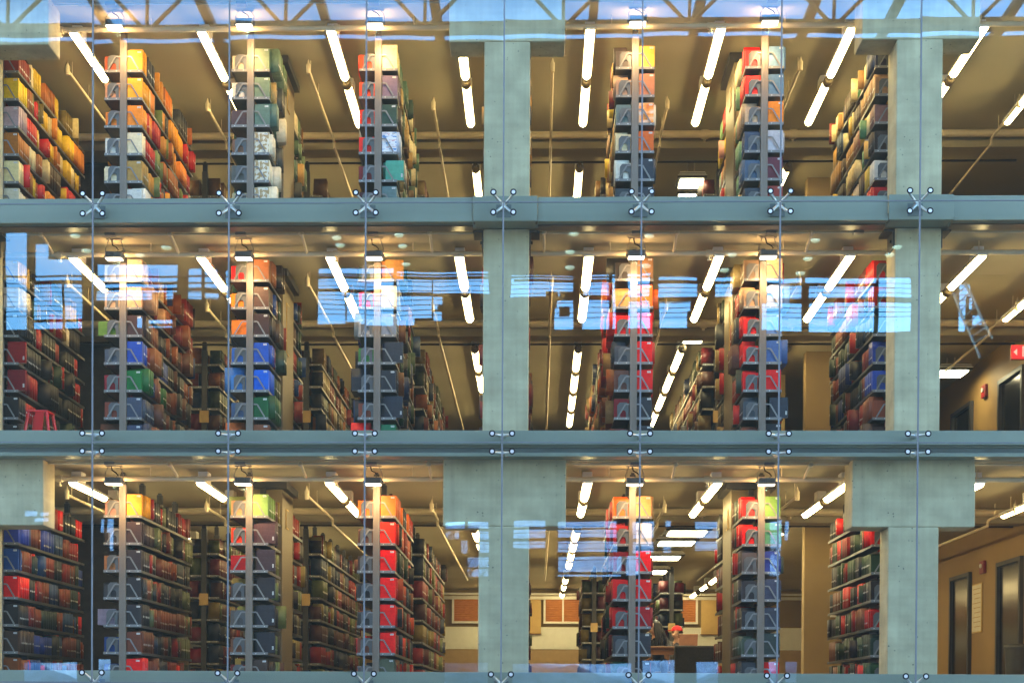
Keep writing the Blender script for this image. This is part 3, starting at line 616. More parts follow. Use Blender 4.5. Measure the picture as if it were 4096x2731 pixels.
STK = {}
def sticker(vertical):
    if vertical not in STK:
        k = MB(); a, b = (.009, .021) if vertical else (.0215, .0095)
        k.box(-a, a, -.0008, 0, -b, b)
        for q in range(5):
            t = -.75 + q * .36
            if vertical: k.box(-a * .5, a * .5, -.0012, -.0009, b * t - .0022, b * t + .0022, 1)
            else: k.box(a * t - .0022, a * t + .0022, -.0012, -.0009, -b * .5, b * .5, 1)
        STK[vertical] = k.mesh('paper_label', ['sticker', 'ink'])
    return STK[vertical]

def one_book(x0, x1, y, th, z, h, rgb, side, name, label, fx='', stick=True):
    """a single bound volume: two boards, spine, page block; the cover faces the glass"""
    w = x1 - x0; col = cloth(rgb); k = MB(); e = .0035
    k.bbox(0, w, 0, .004, 0, h, .0012); k.bbox(0, w, th - .004, th, 0, h, .0012)
    if side > 0: k.bbox(w - .004, w, .0041, th - .0041, .0, h, .001); pg = (.006, w - .0042)
    else: k.bbox(0, .004, .0041, th - .0041, .0, h, .001); pg = (.0042, w - .006)
    k.box(pg[0], pg[1], .0042, th - .0042, e, h - e, 1)
    mm = {'f': 'flame', 'm': 'marble', 's': 'sheet'}
    pr = [mm[c] for c in fx if c in mm]
    if pr: k.box(.004, w - .004, -.0006, -.0001, .004, h - .004, 2)
    me = k.mesh('book', ['book', 'paper'] + pr)
    n = len(me.polygons); a = me.attributes.new('bcol', 'FLOAT_COLOR', 'FACE')
    j = rnd.uniform(.9, 1.08); a.data.foreach_set('color', [v for _ in range(n) for v in (col[0] * j, col[1] * j, col[2] * j, 0)])
    me.uv_layers.new(name='spine')
    o = place('book', me, None, (x0, y, z)); tag(o, label, 'book', 'books at the ends of the shelves')
    o.rotation_euler.z = 0
    if stick:
        vert = 'o' in fx
        if side > 0: p = (w - (.022 if vert else .038), -.0015, .06 if vert else h - .022)
        else: p = (.034, -.0015, .06 if vert else h - .022)
        place('paper_label', sticker(vert), o, p)
    return o

def row_fill(x, side, y0, y1, z, pal, first=None, coarse=False, hmax=.285, low=False, dim=1, jut=False):
    y = y0; run = 0; q = 0
    stop = y1 - rnd.choice([0, 0, .02, .05, .12, .2])
    while y < stop:
        if run <= 0:
            if first is not None and q == 0: base, run = first, rnd.randint(3, 12)
            else: base, run = cloth(rnd.choice(pal)), rnd.choice([1, 1, 2, 3, 4, 6, 9, 14])
            big = run > 3; th0 = rnd.uniform(.018, .04) * (1.35 if coarse else 1); h0 = rnd.uniform(.17, .2) if low and y < y0 + .5 else rnd.uniform(.2, .265) if not big else rnd.uniform(.225, .268)
            dp0 = rnd.uniform(.15, .19); mk = rnd.choice([0, .5, .9, .9, 1]) if sum(base) < .75 else rnd.choice([0, 0, .3]); v0 = rnd.uniform(.22, .5); out0 = rnd.choice([0, 0, 0, 0, .02, .05, .07]) if not big else rnd.choice([0, 0, .01, .03])
            if jut and rnd.random() < .18: out0, dp0, h0 = rnd.uniform(.06, .11), .24, rnd.uniform(.27, .29)
        th = th0 * rnd.uniform(.9, 1.1) if big else rnd.uniform(.012, .042) * (1.35 if coarse else 1)
        h = min(hmax, h0 * (rnd.uniform(.985, 1.015) if big else rnd.uniform(.86, 1.1)))
        dp = dp0 + (0 if big else rnd.uniform(-.02, .02)); out = out0 + rnd.uniform(-.006, .004); j = rnd.uniform(.8, 1.15)
        if y + th > y1: break
        xa, xb = .226 + out - dp, .226 + out
        if side < 0: xa, xb = -xb, -xa
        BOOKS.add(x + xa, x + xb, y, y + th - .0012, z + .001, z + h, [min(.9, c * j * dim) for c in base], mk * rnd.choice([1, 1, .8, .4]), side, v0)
        y += th; run -= 1
        if run <= 0: q += 1
        if run <= 0 and rnd.random() < .05: y += rnd.uniform(.02, .09)

n_books = 0
for fl in (2, 1, 0):
    for i in range(-4, 4):
        near_range(fl, i); x = RX[i]
        pal = [e[1] for e in E(PAL[fl, i].replace(',', ',').strip())]
        pil = abs(i) == 2
        ends = ENDS.get((fl, i), ('', ''))
        for si, side in ((0, -1), (1, 1)):
            spec = E(ends[si]) if ends[si] else None
            for k, z in enumerate(SHELF[fl]):
                ye = YS + .012; first = None
                if spec:
                    name, rgb, fx = spec[k]
                    h = .288 if 't' in fx else rnd.uniform(.238, .262) if side > 0 else rnd.uniform(.16, .195) if i < 0 else rnd.uniform(.19, .24); out = .085 if 'o' in fx else rnd.uniform(-.004, .006); th = rnd.uniform(.03, .055)
                    a, b = .046 + out * .55, .226 + out
                    y = ye + (.012 if side < 0 else 0) + (.0 if 'o' not in fx else .006)
                    if side < 0: a, b = -b, -a
                    sd = 'right' if side > 0 else 'left'
                    one_book(x + a, x + b, y, th, z + .0005, h, rgb, side, name, f'{name} book, {sd} end of shelf {NUM[k]}, {RN[i]}, {FNAME[fl]}', fx, stick=side > 0)
                    n_books += 1; ye = y + th + .001; first = cloth(rgb)
                    if side < 0 and 'n' not in fx and not (fl == 1 and i == 3 and k > 4):
                        if k != 2 or i in (-3, 1, 2, -1):
                            be = place('bookend', PLATE, None, (x - .118 + rnd.uniform(-.012, .012), YS + .010, z + .0005)); tag(be, f'grey bookend, left end of shelf {NUM[k]}, {RN[i]}, {FNAME[fl]}', 'bookend', 'grey steel bookends')
                    if (fl == 0 and side > 0 and i in (-4, -3, -2, -1)) or (fl == 1 and side > 0 and i in (-3, -2, -1)) or (fl == 0 and i == 3):
                        rgb2 = tuple(max(0, min(255, int(c * rnd.uniform(.8, 1.0)))) for c in rgb); th2 = rnd.uniform(.03, .045); o2 = rnd.uniform(-.01, .012)
                        a, b = (.05 + o2, .226 + o2) if side > 0 else (-.226 - o2, -.05 - o2)
                        one_book(x + a, x + b, ye, th2, z + .0005, h * rnd.uniform(.93, 1.0), rgb2, side, name, f'{name} book, second in on {sd} shelf {NUM[k]}, {RN[i]}, {FNAME[fl]}', '', stick=False)
                        n_books += 1; ye += th2 + .001
                bays = ((0, 1), (2, 1)) if pil else ((0, 1), (1, 1), (2, 1))
                for b0, nb in bays:
                    y0 = ye if b0 == 0 else YS + b0 * BAY + .06
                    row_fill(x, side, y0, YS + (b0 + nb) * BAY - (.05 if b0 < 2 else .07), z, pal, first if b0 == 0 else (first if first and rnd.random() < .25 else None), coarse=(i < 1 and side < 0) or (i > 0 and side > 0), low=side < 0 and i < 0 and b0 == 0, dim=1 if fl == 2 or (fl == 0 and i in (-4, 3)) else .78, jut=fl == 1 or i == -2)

# ------------------------------------------------------------------ shelving farther back
def far_range(fl, i, y0, n):
    f = FLOOR[fl]
    t = thing('shelving_unit', (i * P, y0, f), f'shaded shelving unit farther back, behind the {RN[i]}, {FNAME[fl]}', 'bookshelf', 'shelving ranges farther back')
    for b in range(n + 1):
        u = place('upright', FPM.setdefault(fl, post_mesh(TOPZ[fl] - f, 'post_shaded')), t, (0, b * BAY, 0)); place('cap', CAPM, u, (0, 0, TOPZ[fl] - f))
    ln = n * BAY
    for z in SHELF[fl]:
        for s in (-1, 1):
            place('shelf', FSH.setdefault((s, n), shelf_mesh(s, ln)), t, (0, 0, z - f))
            for b in range(n): row_fill(i * P, s, y0 + b * BAY + .04, y0 + (b + 1) * BAY - .02, z, [e[1] for e in E(FAR[fl])], None, coarse=True, dim=.5 if y0 < 10 else .28)  # far books darkened: dark bindings plus dim light put into the colour
    k = MB(); k.box(-.07, .07, -.012, -.008, 1.42 - .16, 1.42 + .02); k.build('sign_card', 'card', t)
FSH = {}; FPM = {}
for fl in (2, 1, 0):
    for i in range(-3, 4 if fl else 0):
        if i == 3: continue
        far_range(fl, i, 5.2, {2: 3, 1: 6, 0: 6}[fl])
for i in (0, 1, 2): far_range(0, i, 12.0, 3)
st = place('shelved_books', BOOKS.mesh('shelved_books')); st['kind'] = 'stuff'; tag(st, 'all the other books filling the shelves behind the end books', 'books')
print('books as things', n_books, 'in the mass', len(BOOKS.b))

# ================================================================== corridor at the right
for fl in (1, 0):
    f = FLOOR[fl]; fn = FNAME[fl]
    for n, (y0, y1) in enumerate(((4.55, 5.6), (6.9, 7.95))):
        t = thing('door', (7.42, (y0 + y1) / 2, f), f'dark steel lift door in a tan frame, {("nearer", "farther")[n]} one in the {fn} corridor', 'door', 'dark corridor doors'); h = (y1 - y0) / 2
        k = MB(); k.bbox(-.012, -.002, -h + .07, h - .07, .003, 1.9, .003); k.build('door_leaf', 'steel_door', t)
        k = MB(); k.box(-.06, -.002, -h, -h + .065, 0, 1.97); k.box(-.06, -.002, h - .065, h, 0, 1.97); k.box(-.059, -.002, -h + .066, h - .066, 1.905, 1.968); k.build('door_frame', 'dark', t)
    t = thing('fire_alarm', (7.42, 6.3, f + 1.98), f'small dark red fire alarm high on the {fn} corridor wall', 'fire alarm', 'wall fire alarms')
    k = MB(); k.bbox(-.05, -.002, -.1, .1, -.1, .1, .01); k.build('alarm_box', 'maroon', t); k = MB(); k.tube([(-.051, 0, .02), (-.07, 0, .02)], .035, 12); k.build('strobe', 'white', t)
t = thing('poster', (7.42, 6.6, 1.33), 'tall narrow cream notice between the two doors of the bottom floor corridor', 'poster')
k = MB(); k.bbox(-.02, -.003, -.24, .24, -.39, .39, .003); k.build('frame', 'card', t); k = MB(); k.box(-.0225, -.0205, -.22, .22, -.37, .37); k.build('sheet', 'paper', t)
k = MB()
for q in range(9): k.box(-.0245, -.023, -.19, .19 - .05 * (q % 3), .3 - q * .075, .312 - q * .075)
k.build('printed_lines', 'wall_tan', t)
t = thing('floor_bin', (7.2, 4.2, FLOOR[0]), 'tall dark grey bin beside the corridor door of the bottom floor', 'bin')
k = MB(); k.tube([(0, 0, 0), (0, 0, .62)], [.13, .16], 20); k.build('bin_body', 'shelf', t); k = MB(); k.tube([(0, 0, .623), (0, 0, .66), (0, 0, .68)], [.17, .165, .1], 20); k.build('lid', 'dark', t)
t = thing('wall_switch', (5.0, 5.998, 1.3), 'small pale switch plate on the tan wall by the rightmost shelves', 'switch plate')
k = MB(); k.bbox(-.05, .05, -.015, 0, -.16, .16, .003); k.build('plate', 'white', t); k = MB(); k.box(-.02, .02, -.019, -.0155, -.09, -.03); k.box(-.02, .02, -.019, -.0155, .03, .09); k.build('rocker', 'dark', t)

# lit exit sign
t = thing('exit_sign', (6.97, 3.0, 4.46), 'red lit exit sign with a left arrow hanging at the right edge', 'exit sign')
k = MB(); k.bbox(-.29, .29, .0, .05, -.095, .095, .006); k.build('housing', 'red', t)
k = MB(); k.box(-.28, .28, -.004, -.0005, -.085, .085); k.build('lit_face', 'exit_red', t)
k = MB(); k.tube([(0, .03, .095), (0, .03, .78)], .01, 8); k.build('stem', 'pipe', t)
k = MB(); k.prism([(-.262, 0), (-.215, .045), (-.215, -.045)], 'y', -.008, -.0045); k.build('arrow', 'exit_face', t)
fc = bpy.data.curves.new('lettering', 'FONT'); fc.body = 'EXIT'; fc.size = .2; fc.extrude = .001; fc.align_x = 'CENTER'; fc.align_y = 'CENTER'; fc.materials.append(M['exit_face'])
_f = bpy.data.objects.new('lettering', fc); COL.objects.link(_f); _dg = bpy.context.evaluated_depsgraph_get(); _me = bpy.data.meshes.new_from_object(_f.evaluated_get(_dg))
bpy.data.objects.remove(_f); bpy.data.curves.remove(fc); place('lettering', _me, t, (.045, -.007, 0), (math.pi / 2, 0, 0))

# ================================================================== reading room on the bottom floor
for n, (a, b, c) in enumerate(((-1.65, -.35, 'left'), (.56, 1.5, 'middle'), (2.9, 4.27, 'right'))):
    t = thing('blind_window', ((a + b) / 2, 17.68, 1.74), f'window with brown wooden blinds in the far wall, {c} one of three', 'window', 'far windows with blinds'); h = (b - a) / 2
    k = MB(); k.box(-h, -h + .05, -.05, 0, 0, .66); k.box(h - .05, h, -.05, 0, 0, .66); k.box(-h + .051, h - .051, -.05, 0, .61, .66); k.box(-h + .051, h - .051, -.06, 0, 0, .05); k.box(-.02, .02, -.045, 0, .051, .609); k.build('frame', 'white', t)
    k = MB()
    for q in range(13): k.prism([(-.04, .055 + q * .043), (-.015, .075 + q * .043), (-.012, .07 + q * .043), (-.037, .05 + q * .043)], 'x', -h + .052, h - .052)
    k.build('blind', 'blind', t)
    k = MB(); k.box(-h + .051, h - .051, -.008, -.002, .051, .609); k.build('pane', 'blind', t)
for a, b, lab in ((-.1, .5, 'left'), (4.35, 4.9, 'right')):
    t = thing('notice_board', ((a + b) / 2, 17.68, 1.5), f'plain tan board on the far wall, {lab} one', 'board', 'tan boards on the far wall')
    k = MB(); k.bbox(-(b - a) / 2, (b - a) / 2, -.03, 0, 0, .86, .004); k.build('board', 'card', t); k = MB(); k.box(-(b - a) / 2 - .015, (b - a) / 2 + .015, -.036, -.002, -.02, -.001); k.build('ledge', 'wood', t)
t = thing('cornice_pipe', (0, 17.5, 2.44), 'white pipe along the top of the far wall, bottom floor', 'pipe')
k = MB(); k.tube([(-8.9, 0, 0), (8.9, 0, 0)], .03, 10); k.build('pipe_run', 'white', t); k = MB(); k.box(-8.9, 8.9, .08, .18, -.12, -.05); k.build('tray', 'white', t)

# table with a laptop, the reader and an armchair
t = thing('reading_table', (2.45, 6.95, -.03), 'brown wooden reading table behind the black armchair', 'table')
k = MB(); k.bbox(-.85, .85, -.42, .42, .70, .735, .006); k.build('table_top', 'wood', t)
k = MB(); k.box(-.79, .79, -.38, -.36, .60, .699); k.build('apron', 'wood', t)
for a in (-.78, .78):
    for b in (-.35, .35): k = MB(); k.bbox(a - .03, a + .03, b - .03, b + .03, 0, .699, .005); k.build('leg', 'wood', t)
t = thing('laptop', (2.86, 6.95, .706), 'open copper coloured laptop on the reading table, lid towards the glass', 'laptop')
k = MB(); k.bbox(-.15, .15, -.02, .2, .001, .016, .004); k.build('base', 'laptop', t)
k = MB(); k.bbox(-.15, .15, -.004, .004, 0, .21, .003); o = k.build('lid', 'laptop', t, (0, -.022, .012)); o.rotation_euler.x = math.radians(18)
t = thing('armchair', (2.78, 5.35, -.03), 'black upholstered armchair seen from behind in front of the reading table', 'armchair')
k = MB(); k.bbox(-.32, .32, -.26, -.12, .2, .68, .03); k.build('backrest', 'upholstery', t)
k = MB(); k.bbox(-.24, .24, -.115, .36, .2, .43, .03); k.build('seat', 'upholstery', t)
for a in (-.285, .285): k = MB(); k.bbox(a - .04, a + .04, -.115, .36, .2, .56, .02); k.build('armrest', 'upholstery', t)
for a in (-.27, .27):
    for b in (-.2, .3): k = MB(); k.tube([(a, b, .2), (a, b, 0)], [.022, .015], 8); k.build('leg', 'wood', t)

def skin_obj(name, chains, m, parent):
    """chains: [(key, pos, radius, parent key)] grown with a skin modifier from the first entry"""
    me = bpy.data.meshes.new(name); idx = {c[0]: n for n, c in enumerate(chains)}
    me.from_pydata([c[1] for c in chains], [(idx[c[3]], n) for n, c in enumerate(chains) if c[3]], [])
    me.materials.append(M[m]); o = place(name, me, parent)
    o.modifiers.new('skin', 'SKIN').use_smooth_shade = True
    for n, c in enumerate(chains): me.skin_vertices[0].data[n].radius = (c[2], c[2])
    me.skin_vertices[0].data[0].use_root = True
    s = o.modifiers.new('round', 'SUBSURF'); s.levels = 2; s.render_levels = 2
    return o
def reader(loc, rz, sc, top, hat, label):
    t = thing('person', loc, label, 'person', None, (0, 0, rz)); t.scale = (sc, sc, sc)
    B = [('pelvis', (.06, .2, .47), .12, None), ('waist', (.05, .12, .63), .10, 'pelvis'), ('chest', (.02, 0, .85), .115, 'waist'), ('base', (-.02, -.1, .99), .06, 'chest'), ('neck', (-.05, -.13, 1.04), .045, 'base'),
         ('jaw', (-.09, -.17, 1.07), .062, 'neck'), ('skull', (-.06, -.16, 1.15), .088, 'jaw'), ('crown', (-.035, -.145, 1.19), .07, 'skull'), ('nose', (-.165, -.2, 1.095), .012, 'jaw')]
    CL = [('pelvis', (.06, .2, .5), .13, None), ('waist', (.05, .12, .63), .115, 'pelvis'), ('chest', (.02, 0, .85), .13, 'waist'), ('base', (-.01, -.08, .96), .072, 'chest')]
    TR = [('pelvis', (.06, .2, .47), .13, None)]
    for s, nm in ((-1, 'r'), (1, 'l')):
        sh = (.0 + s * .17, -.03, .92); el = (-.04 + s * .24, -.28, .75); wr = (-.06 + s * .11, -.48, .757); hd = (-.06 + s * .06, -.55, .76)
        B += [('sh' + nm, sh, .055, 'chest'), ('el' + nm, el, .04, 'sh' + nm), ('wr' + nm, wr, .026, 'el' + nm), ('hd' + nm, hd, .03, 'wr' + nm)]
        for q in range(4):
            b = (hd[0] + (q - 1.5) * .019, hd[1] - .035, hd[2] + .006); e = (b[0] - s * .004, b[1] - .036 + abs(q - 1.2) * .006, b[2] - .006); g = (e[0] - s * .006, e[1] - .022, e[2] - .012)
            B += [(f'k{q}{nm}', b, .0095, 'hd' + nm), (f'f{q}{nm}', e, .0085, f'k{q}{nm}'), (f't{q}{nm}', g, .0075, f'f{q}{nm}')]
        B += [('th1' + nm, (hd[0] - s * .04, hd[1] + .01, hd[2]), .011, 'hd' + nm), ('th2' + nm, (hd[0] - s * .062, hd[1] - .02, hd[2] - .005), .009, 'th1' + nm)]
        CL += [('sh' + nm, sh, .07, 'chest'), ('el' + nm, el, .052, 'sh' + nm), ('wr' + nm, wr, .036, 'el' + nm)]
        hp = (.06 + s * .1, .18, .47); kn = (.0 + s * .12, -.22, .5); an = (.0 + s * .12, -.2, .09); to = (.0 + s * .13, -.34, .04)
        B += [('hp' + nm, hp, .085, 'pelvis'), ('kn' + nm, kn, .055, 'hp' + nm), ('an' + nm, an, .036, 'kn' + nm), ('to' + nm, to, .032, 'an' + nm)]
        TR += [('hp' + nm, hp, .1, 'pelvis'), ('kn' + nm, kn, .07, 'hp' + nm), ('an' + nm, an, .052, 'kn' + nm)]
    skin_obj('body', B, 'skin', t); skin_obj('sweater', CL, top, t); skin_obj('trousers', TR, 'denim', t)
    if not hat:
        k = MB(); bm = bmesh.new(); bmesh.ops.create_uvsphere(bm, u_segments=24, v_segments=14, radius=1)
        for v in bm.verts: v.co = Vector((-.035 + v.co.x * .103, -.15 + v.co.y * .10, 1.165 + v.co.z * .10))
        bmesh.ops.delete(bm, geom=[v for v in bm.verts if v.co.x < -.085 and v.co.z < 1.2], context='VERTS'); k.bm(bm, 0, True)
        for q in range(26):
            a = -2.3 + q * .176; x, y = -.03 + .085 * math.cos(a), -.15 + .088 * math.sin(a)
            if x < -.06: continue
            dx = rnd.uniform(-.02, .05); L = rnd.uniform(.26, .42)
            k.tube([(x, y, 1.2), (x * 1.3 + .02, y * 1.06, 1.08), (x * 1.35 + .05 + dx, y * 1.1, 1.16 - L * .6), (x * 1.3 + .05 + dx, y * 1.12 + rnd.uniform(-.03, .02), 1.16 - L)], [.02, .026, .024, .006], 7)
        k.build('hair', 'hair', t)
    else:
        k = MB(); bm = bmesh.new(); bmesh.ops.create_uvsphere(bm, u_segments=20, v_segments=12, radius=1)
        for v in bm.verts: v.co = Vector((-.045 + v.co.x * .112, -.15 + v.co.y * .105, 1.17 + v.co.z * .10))
        bmesh.ops.delete(bm, geom=[v for v in bm.verts if v.co.z < 1.165], context='VERTS'); k.bm(bm, 0, True)
        k.prism([(-.14 - .09 * math.sin(a / 10 * math.pi), -.15 + .075 * math.cos(a / 10 * math.pi)) for a in range(11)], 'z', 1.166, 1.176); k.build('cap', 'cap_red', t)
        k = MB(); bm = bmesh.new(); bmesh.ops.create_uvsphere(bm, u_segments=20, v_segments=12, radius=1)
        for v in bm.verts: v.co = Vector((-.025 + v.co.x * .098, -.148 + v.co.y * .098, 1.15 + v.co.z * .095))
        bmesh.ops.delete(bm, geom=[v for v in bm.verts if v.co.z > 1.164 or v.co.z < 1.08 or v.co.x < -.06], context='VERTS'); k.bm(bm, 0, True); k.build('hair', 'hair', t)
    k = MB()
    for dy in (-.055, -.015):
        bm = bmesh.new(); bmesh.ops.create_uvsphere(bm, u_segments=10, v_segments=8, radius=.0065)
        for v in bm.verts: v.co += Vector((-.148, -.16 + dy, 1.125))
        k.bm(bm, 0, True)
    k.build('eyes', 'black', t)
reader((2.40, 7.6, -.03), 0, .96, 'coat', False, 'person with long black hair in a black top leaning over the table')
reader((2.80, 8.35, -.03), .35, .92, 'jacket', True, 'person in a red cap and grey jacket sitting behind the long haired reader')
for cx, cy, lb in ((2.46, 7.86, 'dark wooden chair under the long haired person at the reading table'), (2.84, 8.62, 'dark wooden chair under the person in the red cap')):
    t = thing('seat_chair', (cx, cy, -.03), lb, 'chair', 'wooden reading chairs')
    k = MB(); k.bbox(-.21, .21, -.2, .2, .33, .365, .006); k.build('seat', 'wood', t)
    k = MB(); k.bbox(-.2, .2, .17, .2, .55, .82, .008); k.build('backrest', 'wood', t)
    for a in (-.18, .18):
        for b, h in ((-.17, .33), (.185, .8)): k = MB(); k.box(a - .016, a + .016, b - .013, b + .013, 0, h); k.build('leg', 'wood', t)

# red step stool by the leftmost shelves on the middle floor
t = thing('step_stool', (-5.58, .98, FLOOR[1]), 'red metal step stool in front of the leftmost shelves, middle floor', 'stool')
k = MB(); k.bbox(-.13, .13, -.12, .12, .485, .512, .01); k.build('seat', 'red', t)
for a, b in ((-1, -1), (1, -1), (-1, 1), (1, 1)):
    k = MB(); k.tube([(a * .11, b * .1, .485), (a * .18, b * .16, 0)], [.02, .018], 8); k.build('leg', 'red', t)
k = MB(); k.prism([(-.05, .12), (.05, .12), (.085, .484), (-.02, .484)], 'y', -.13, -.118); k.build('side_panel', 'red', t)

# ================================================================== the building across the street, seen only as a reflection
OPEN = [(-14.18,10.02,-13.59,12.67),(-13.38,11.32,-13,12.34),(-13,11.32,-12.07,11.92),(-13.4,10.28,-12.6,11.23),(-12.56,10.28,-12.08,11.23),(-13.4,10.03,-12.6,10.22),(-12.56,10.03,-12.08,10.22),(-11.73,11.3,-9.51,11.78),(-11.73,11.13,-9.51,11.24),(-11.73,10.8,-10.2,11.07),(-10.2,10.99,-9.51,11.07),(-9.82,10.82,-9.61,10.99),(-10.62,10.08,-10.47,10.37),(-10.31,10.19,-9.62,10.3),(-10.31,10.08,-9.62,10.13),(-9.2,11.27,-8.82,11.67),(-9.2,11.1,-8.82,11.24),(-9.2,10.81,-8.82,11.04),(-8.74,11.27,-8.39,11.65),(-8.74,11.1,-8.39,11.24),(-8.74,10.84,-8.38,11.01),(-8.18,10.84,-8.11,11.62),(-5.67,11.4,-3.59,11.62),(-5.67,11.04,-3.59,11.33),(-5.67,10.11,-4.94,10.97),(-4.91,10.15,-4.52,10.96),(-4.52,10.09,-3.58,10.96),(-3.51,11.39,-0.99,11.53),(-3.51,10.95,-2.53,11.32),(-2.5,10.92,-0.98,11.32),(-3.5,10.29,-2.53,10.86),(-3.49,10.1,-3,10.29),(-2.49,10.6,-2.24,10.84),(-2.49,10.48,-2.37,10.6),(-2.49,10.22,-2.25,10.46),(-0.39,10.91,-0.32,11.52),(-0.33,11.39,1.3,11.5),(-0.33,10.92,0.54,11.33),(0.54,11.05,1.3,11.32),(0.87,10.92,0.93,11.05),(0.85,10.65,1.3,10.82),(0.79,10.42,0.92,10.65),(1.21,10.42,1.31,10.65),(0.79,10.06,1.31,10.42),(1.57,11.38,2.28,11.52),(1.57,10.94,2.28,11.31),(1.57,10.06,2.28,10.82),(2.37,10.06,2.45,11.52),(2.78,10.92,3.45,11.54),(2.78,10.06,3.46,10.81),(3.68,11.33,4.73,11.43),(3.68,10.88,4.73,11.26),(3.71,10.53,4.55,10.78),(3.71,10.08,4.47,10.53),(5.22,11.31,5.69,11.43),(5.22,10.87,5.69,11.26),(6.47,10.01,6.62,10.73),(6.61,11.27,7.53,11.4),(6.61,10.85,7.53,11.2),(6.61,9.99,7.54,10.76),(7.61,11.25,9.55,11.41),(7.72,10.85,9.5,11.18),(7.73,9.98,9.51,10.76),(9.61,10.89,10.47,11.41),(9.61,9.97,10.47,10.77),(11.72,10.84,12.03,11.17),(11.73,9.94,11.92,10.84),(11.99,10.52,12.09,10.8),(12.1,10.11,12.36,10.39),(-11.65,4.44,-11.55,4.81),(-11.48,4.44,-11.29,4.81),(-11.4,3.98,-11.29,4.44),(-13.75,4.93,-13.41,5.08),(-13.35,4.93,-13.08,5.04),(-13.5,4.77,-13.08,4.88),(-13.74,0.35,-12.27,0.91),(-11.73,0.36,-11.37,0.98),(-2.11,4.62,-1.57,4.81),(-1.48,4.63,-0.94,4.81),(-2.1,4.33,-1.9,4.56),(-1.86,4.33,-1.73,4.56),(-1.67,3.96,-1.5,4.29),(-1.19,4.34,-0.94,4.56),(-1.19,3.99,-0.94,4.29),(-1.5,3.59,-0.94,3.86),(-1.5,3.35,-0.94,3.55),(-2.11,0.38,-0.92,0.98),(-0.25,4.67,0.6,4.85),(-0.25,4.36,0.6,4.61),(-0.25,4.13,0.6,4.3),(0.95,4.65,2.56,4.84),(0.95,4.39,2.56,4.61),(0.95,4.01,2.56,4.29),(0.97,3.49,2.67,3.9),(0.96,3.36,2.67,3.42),(2.97,4.39,3.16,4.84),(2.97,3.97,3.16,4.3),(2.81,3.38,3.16,3.91),(3.2,4.39,3.53,4.84),(3.2,4.02,3.53,4.3),(3.83,4.68,3.98,4.84),(3.78,4.02,4,4.29),(4.64,4.63,5.25,4.84),(4.66,4.36,5.28,4.59),(4.64,4.05,5.26,4.29),(-0.27,0.4,3,0.97),(3.22,0.4,4.12,1.07),(4.73,0.41,5.31,1.03),(6.66,4.62,7.07,4.85),(6.66,4.03,7.08,4.56),(6.67,3.37,7.06,3.98),(7.15,4.31,7.26,4.81),(6.69,0.44,6.92,1.02),(7.18,0.45,7.51,1.02),]
WY, WX, WTOP = -22.0, 21.0, 17.85
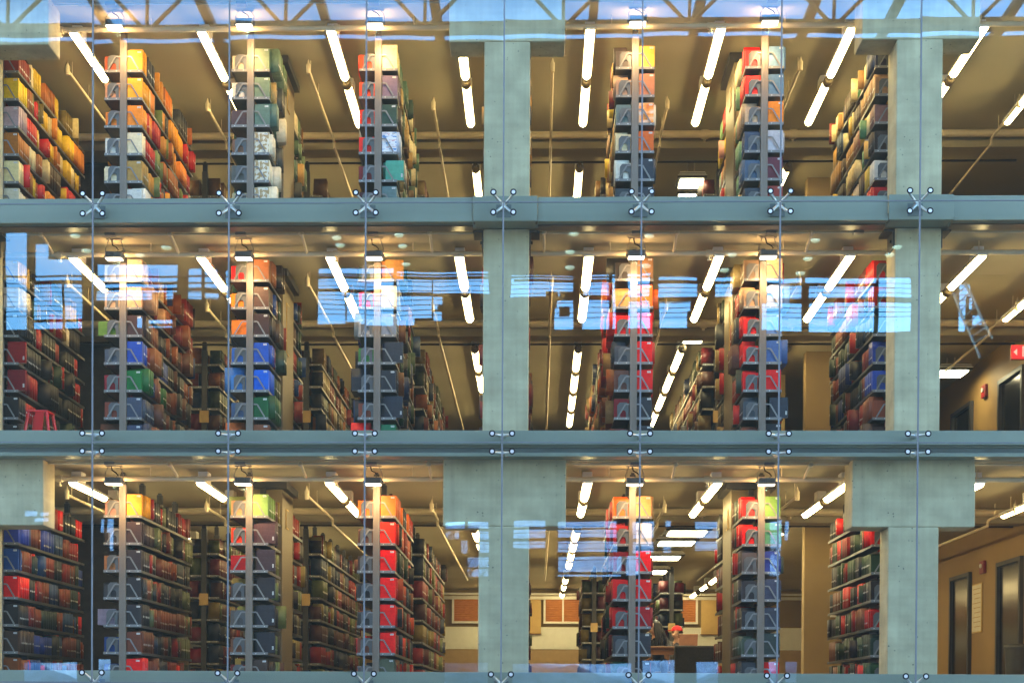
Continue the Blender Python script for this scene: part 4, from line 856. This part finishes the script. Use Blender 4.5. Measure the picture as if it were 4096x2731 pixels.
def opposite():
    t = thing('opposite_building', (0, WY, -1.9), 'dark building of open terraces across the street, mirrored in the panes', 'building')
    xs = sorted({-WX, WX, *[v for o in OPEN for v in (o[0], o[2])]}); zs = sorted({-1.9, WTOP, *[v for o in OPEN for v in (o[1], o[3])]})
    xs = [v for v in xs if -WX <= v <= WX]; zs = [v for v in zs if -1.9 <= v <= WTOP]
    bm = bmesh.new(); vd = {}
    def V(a, b):
        if (a, b) not in vd: vd[a, b] = bm.verts.new((a, 0, b + 1.9))
        return vd[a, b]
    for j in range(len(zs) - 1):
        zc = (zs[j] + zs[j + 1]) / 2
        row = [o for o in OPEN if o[1] < zc < o[3]]
        for i in range(len(xs) - 1):
            xc = (xs[i] + xs[i + 1]) / 2
            if not any(o[0] < xc < o[2] for o in row): bm.faces.new((V(xs[i], zs[j]), V(xs[i + 1], zs[j]), V(xs[i + 1], zs[j + 1]), V(xs[i], zs[j + 1])))
    g = bmesh.ops.extrude_face_region(bm, geom=bm.faces[:]); bmesh.ops.translate(bm, verts=[v for v in g['geom'] if isinstance(v, bmesh.types.BMVert)], vec=(0, -.06, 0))
    k = MB(); k.bm(bm); k.build('wall', 'brick', t)
    k = MB()
    for q in range(8): k.tube([(-14.4, .06, 12.25 + q * .125), (13, .06, 12.25 + q * .125)], .011, 5)
    k.tube([(-14.4, .06, 13.32), (13, .06, 13.32)], .028, 8)
    for q in range(6): k.tube([(-10.5, .06, 5.7 + q * .14), (10, .06, 5.7 + q * .14)], .009, 5)
    k.build('rail_cables', 'cable', t)
    k = MB(); a0, a1, b0, b1 = [Vector(v) for v in ((11.76, 0.35, 13.0), (12.86, 0.35, 10.9), (11.46, 0.35, 12.72), (12.55, 0.35, 10.29))]; k.tube([a0, a1], .05, 6); k.tube([b0, b1], .05, 6)
    a1 = a0.lerp(a1, .7); b1 = b0.lerp(b1, .7); k = MB(); k.tube([a0, a1], .035, 6); k.tube([b0, b1], .035, 6)
    for q in range(8): f = .06 + q * .12; k.tube([a0.lerp(a1, f), b0.lerp(b1, f * .85)], .02, 6)
    k.build('ladder', 'ladder', t)
    tz = 18.16 + 1.9; nx = [-18.1, -14.21, -10.36, -6.52, -2.71, 1.02, 4.47, 8.36, 12.12, 15.9]
    k = MB(); k.box(-20, 20, -.16, .16, tz - .12, tz + .12); k.build('roof_beam', 'truss', t)
    k = MB(); k.box(-20, 20, -.12, .12, tz + 1.75, tz + 1.95); k.build('roof_beam', 'truss', t)
    for a in nx:
        k = MB(); k.tube([(a, 0, tz + .12), (a, 0, tz + 1.75)], .05, 6); k.tube([(a - .12, 0, tz + .1), (a - 1.75, 0, tz + 1.78)], .055, 6); k.tube([(a + .12, 0, tz + .1), (a + 1.75, 0, tz + 1.78)], .055, 6); k.build('truss_member', 'truss', t)
    for a, b in [(-12.1, 14.3), (-11.8, 13.9), (-9.7, 14.0), (-10.4, 13.8), (-5.1, 14.2), (-5.0, 14.0), (-3.4, 14.3), (-3.3, 14.0), (-3.2, 13.5), (1.3, 14.4), (1.2, 13.9), (1.2, 13.5), (3.4, 14.3), (3.3, 13.5), (5.6, 13.8), (5.4, 13.4), (7.8, 14.2), (7.6, 13.7), (7.4, 13.3), (10.0, 14.0), (9.8, 13.8)]: k = MB(); k.tube([(a, .4, b), (a, .4, b - .02), (a, .4, b - .05), (a, .4, b - .065)], [.13, .125, .09, .04], 14); k.build('terrace_lamp', 'terrace_lamp', t)
    for a in (-16.4, -12.4, -9.3, -5.9, -2.6, 1.9, 5.0, 8.2, 10.6, 14): k = MB(); k.box(a - .13, a + .13, -15, -.2, tz + 1.55, tz + 1.74); k.build('rafter', 'truss', t)
opposite()
def bare_tree(x, y, h, seed, label):
    r = random.Random(seed); t = thing('bare_tree', (x, y, -1.9), label, 'tree', 'bare trees across the street')
    k = MB(); c = MB()
    def grow(p, d, L, rad, lev, mb):
        pts = [Vector(p)]; q = Vector(d)
        for s in range(4): q = (q + Vector((r.uniform(-.16, .16), r.uniform(-.16, .16), r.uniform(-.02, .12)))).normalized(); pts.append(pts[-1] + q * L / 4)
        mb.tube(pts, [rad * (1 - .11 * s) for s in range(5)], 5 if lev else 9)
        if lev < 4:
            for s in range(4 if lev else 6):
                b = pts[2 + s % 3]; a = r.uniform(0, 6.28); e = (q * .75 + Vector((math.cos(a), math.sin(a), r.uniform(.0, .5))) * .8).normalized(); grow(b, e, L * r.uniform(.5, .72), rad * .5, lev + 1, c)
    grow((0, 0, 0), (0, 0, 1), h * .45, .14, 0, k); k.build('trunk', 'bark', t); c.build('branches', 'bark', t)
bare_tree(-3.0, -28, 9.5, 3, 'bare tree across the street, mirrored beside the middle column')
bare_tree(9.5, -28, 9, 5, 'bare tree across the street, mirrored low at the right')
